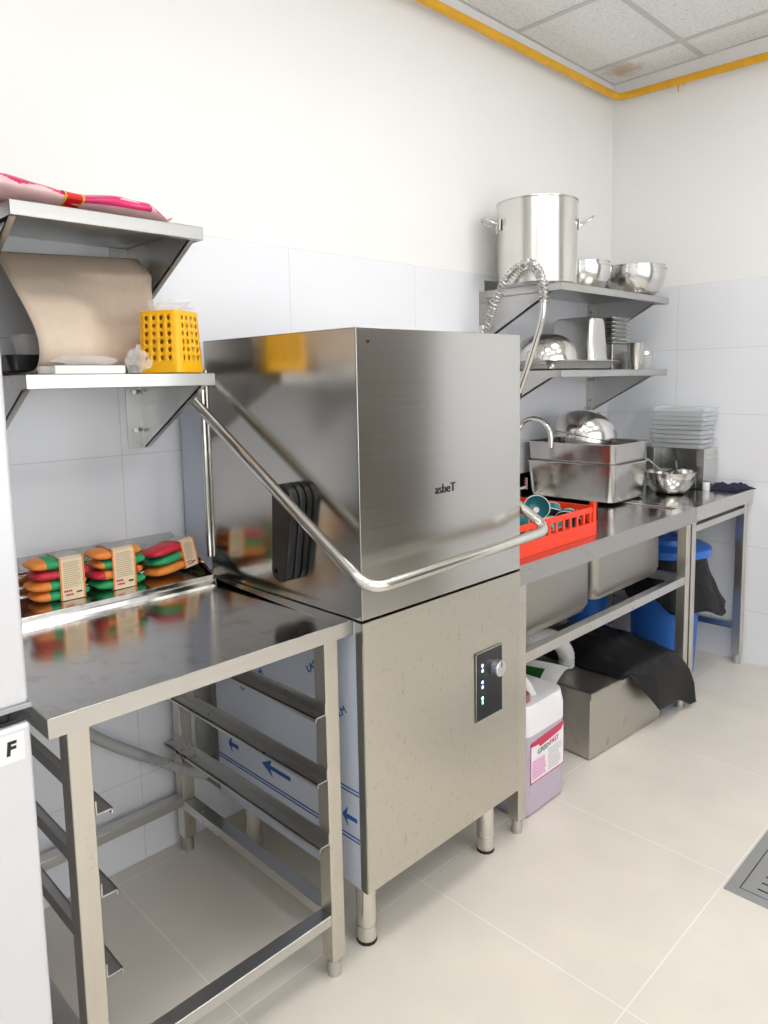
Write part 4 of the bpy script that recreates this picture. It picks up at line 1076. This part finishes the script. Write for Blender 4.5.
# blue round bins with black liners
def bin_(loc, label, liner_seed):
    t = local(thing('waste_bin', label, 'bin', loc))
    b = MB(); b.lathe([(.0005, 0), (.130, 0), (.136, .01), (.165, .56), (.172, .565), (.172, .575), (.160, .575), (.130, .012), (.0005, .012)], (0, 0, 0), 44); b.build('bin_body', M['blue'], t, smooth=40)
    b = MB(); b.lathe([(.160, .576), (.198, .572), (.200, .585), (.196, .603), (.180, .612), (.150, .616), (.120, .618), (.112, .640), (.100, .645), (.085, .642), (.080, .63), (.0005, .632)], (0, 0, 0), 44); b.build('bin_lid', M['blue'], t, smooth=40)
    if liner_seed is None: return t
    b = MB()
    def lf(u, v):
        a = 2*PI*u; nz = noise.noise(Vector((math.cos(a)*2.2, math.sin(a)*2.2, liner_seed)))
        nz2 = noise.noise(Vector((math.cos(a)*7, math.sin(a)*7, v*4+liner_seed)))
        skew = .5+.5*math.cos(a-R(-80))            # fuller towards the aisle
        L = .15+.05*nz+.09*skew
        r = .172+v*(.012+.075*skew*(v**.8))+.012*nz2*v+.004
        return Vector((r*math.cos(a), r*math.sin(a), .570-L*v))
    b.grid(lf, 72, 16); bmesh.ops.remove_doubles(b.bm, verts=b.bm.verts, dist=1e-5); b.build('liner', M['liner'], t, smooth=70, solid=.0015)
    return t
bin_((2.19, -.485, 0), 'blue round bin with lid and black liner under the side table', 1.3)
b2 = bin_((2.08, -.150, 0), 'small blue bin without liner at the wall behind the larger blue bin', None); b2.scale = (.62, .62, .62)

# ------------------------------------------------------------------ floor drain
t = thing('floor_drain', 'slotted stainless steel drain grate set in the aisle floor', 'drain', (1.2, -1.40, 0))
X0, X1, Y0, Y1 = .852, 1.60, -1.56, -1.262
b = MB()
fw_ = .030
for a in ((X0, X1, Y1-fw_, Y1), (X0, X1, Y0, Y0+fw_), (X0, X0+fw_, Y0+fw_, Y1-fw_), (X1-fw_, X1, Y0+fw_, Y1-fw_)): b.box(a[0], a[1], a[2], a[3], 0, .003)
b.build('frame', M['drain'], t, smooth=0)
MB().box(X0+fw_, X1-fw_, Y0+fw_, Y1-fw_, .0, .0008).build('gap', M['slot'], t, smooth=0)
gp = MB().box(X0+fw_+.003, X1-fw_-.003, Y0+fw_+.003, Y1-fw_-.003, .0006, .0032).build('grate', M['drain'], t, smooth=0)
b = MB(); n = 0
for i in range(20):
    x = X0+.058+i*.033
    if x > X1-.05: break
    for y in (-1.355, -1.475): b.box(x-.0028, x+.0028, y-.026, y+.026, .0030, .0034)
b.build('slots', M['slot'], gp, smooth=0)

# ------------------------------------------------------------------ camera, world, view
cam = bpy.data.cameras.new('camera'); co = bpy.data.objects.new('camera', cam); C.objects.link(co)
fw = Vector((.69879738, .70616948, -.11404776)); rt = Vector((.70914832, -.70480476, -.01894496)); up = Vector((.09375976, .06763809, .99329462))
m = Matrix((rt, up, -fw)).transposed().to_4x4(); m.translation = Vector((-1.07004, -1.92839, 1.38347)); co.matrix_world = m
cam.sensor_fit = 'VERTICAL'; cam.sensor_height = 36; cam.sensor_width = 27; cam.lens = 729.477/1024*36
cam.shift_x = .727/1024; cam.shift_y = -48.292/1024; cam.clip_start = .02
bpy.context.scene.camera = co
w = bpy.data.worlds.new('world'); w.use_nodes = True; bpy.context.scene.world = w
w.node_tree.nodes['Background'].inputs[0].default_value = (1, 1, 1, 1); w.node_tree.nodes['Background'].inputs[1].default_value = .3
sc = bpy.context.scene
sc.view_settings.view_transform = 'Standard'; sc.view_settings.look = 'None'; sc.view_settings.gamma = 1; sc.view_settings.use_curve_mapping = False
sc.view_settings.exposure = 0.60
sc.cycles.use_denoising = True
sc.cycles.max_bounces = 12; sc.cycles.transparent_max_bounces = 24
for o in bpy.data.objects:
    if 'world' in o.keys(): del o['world']
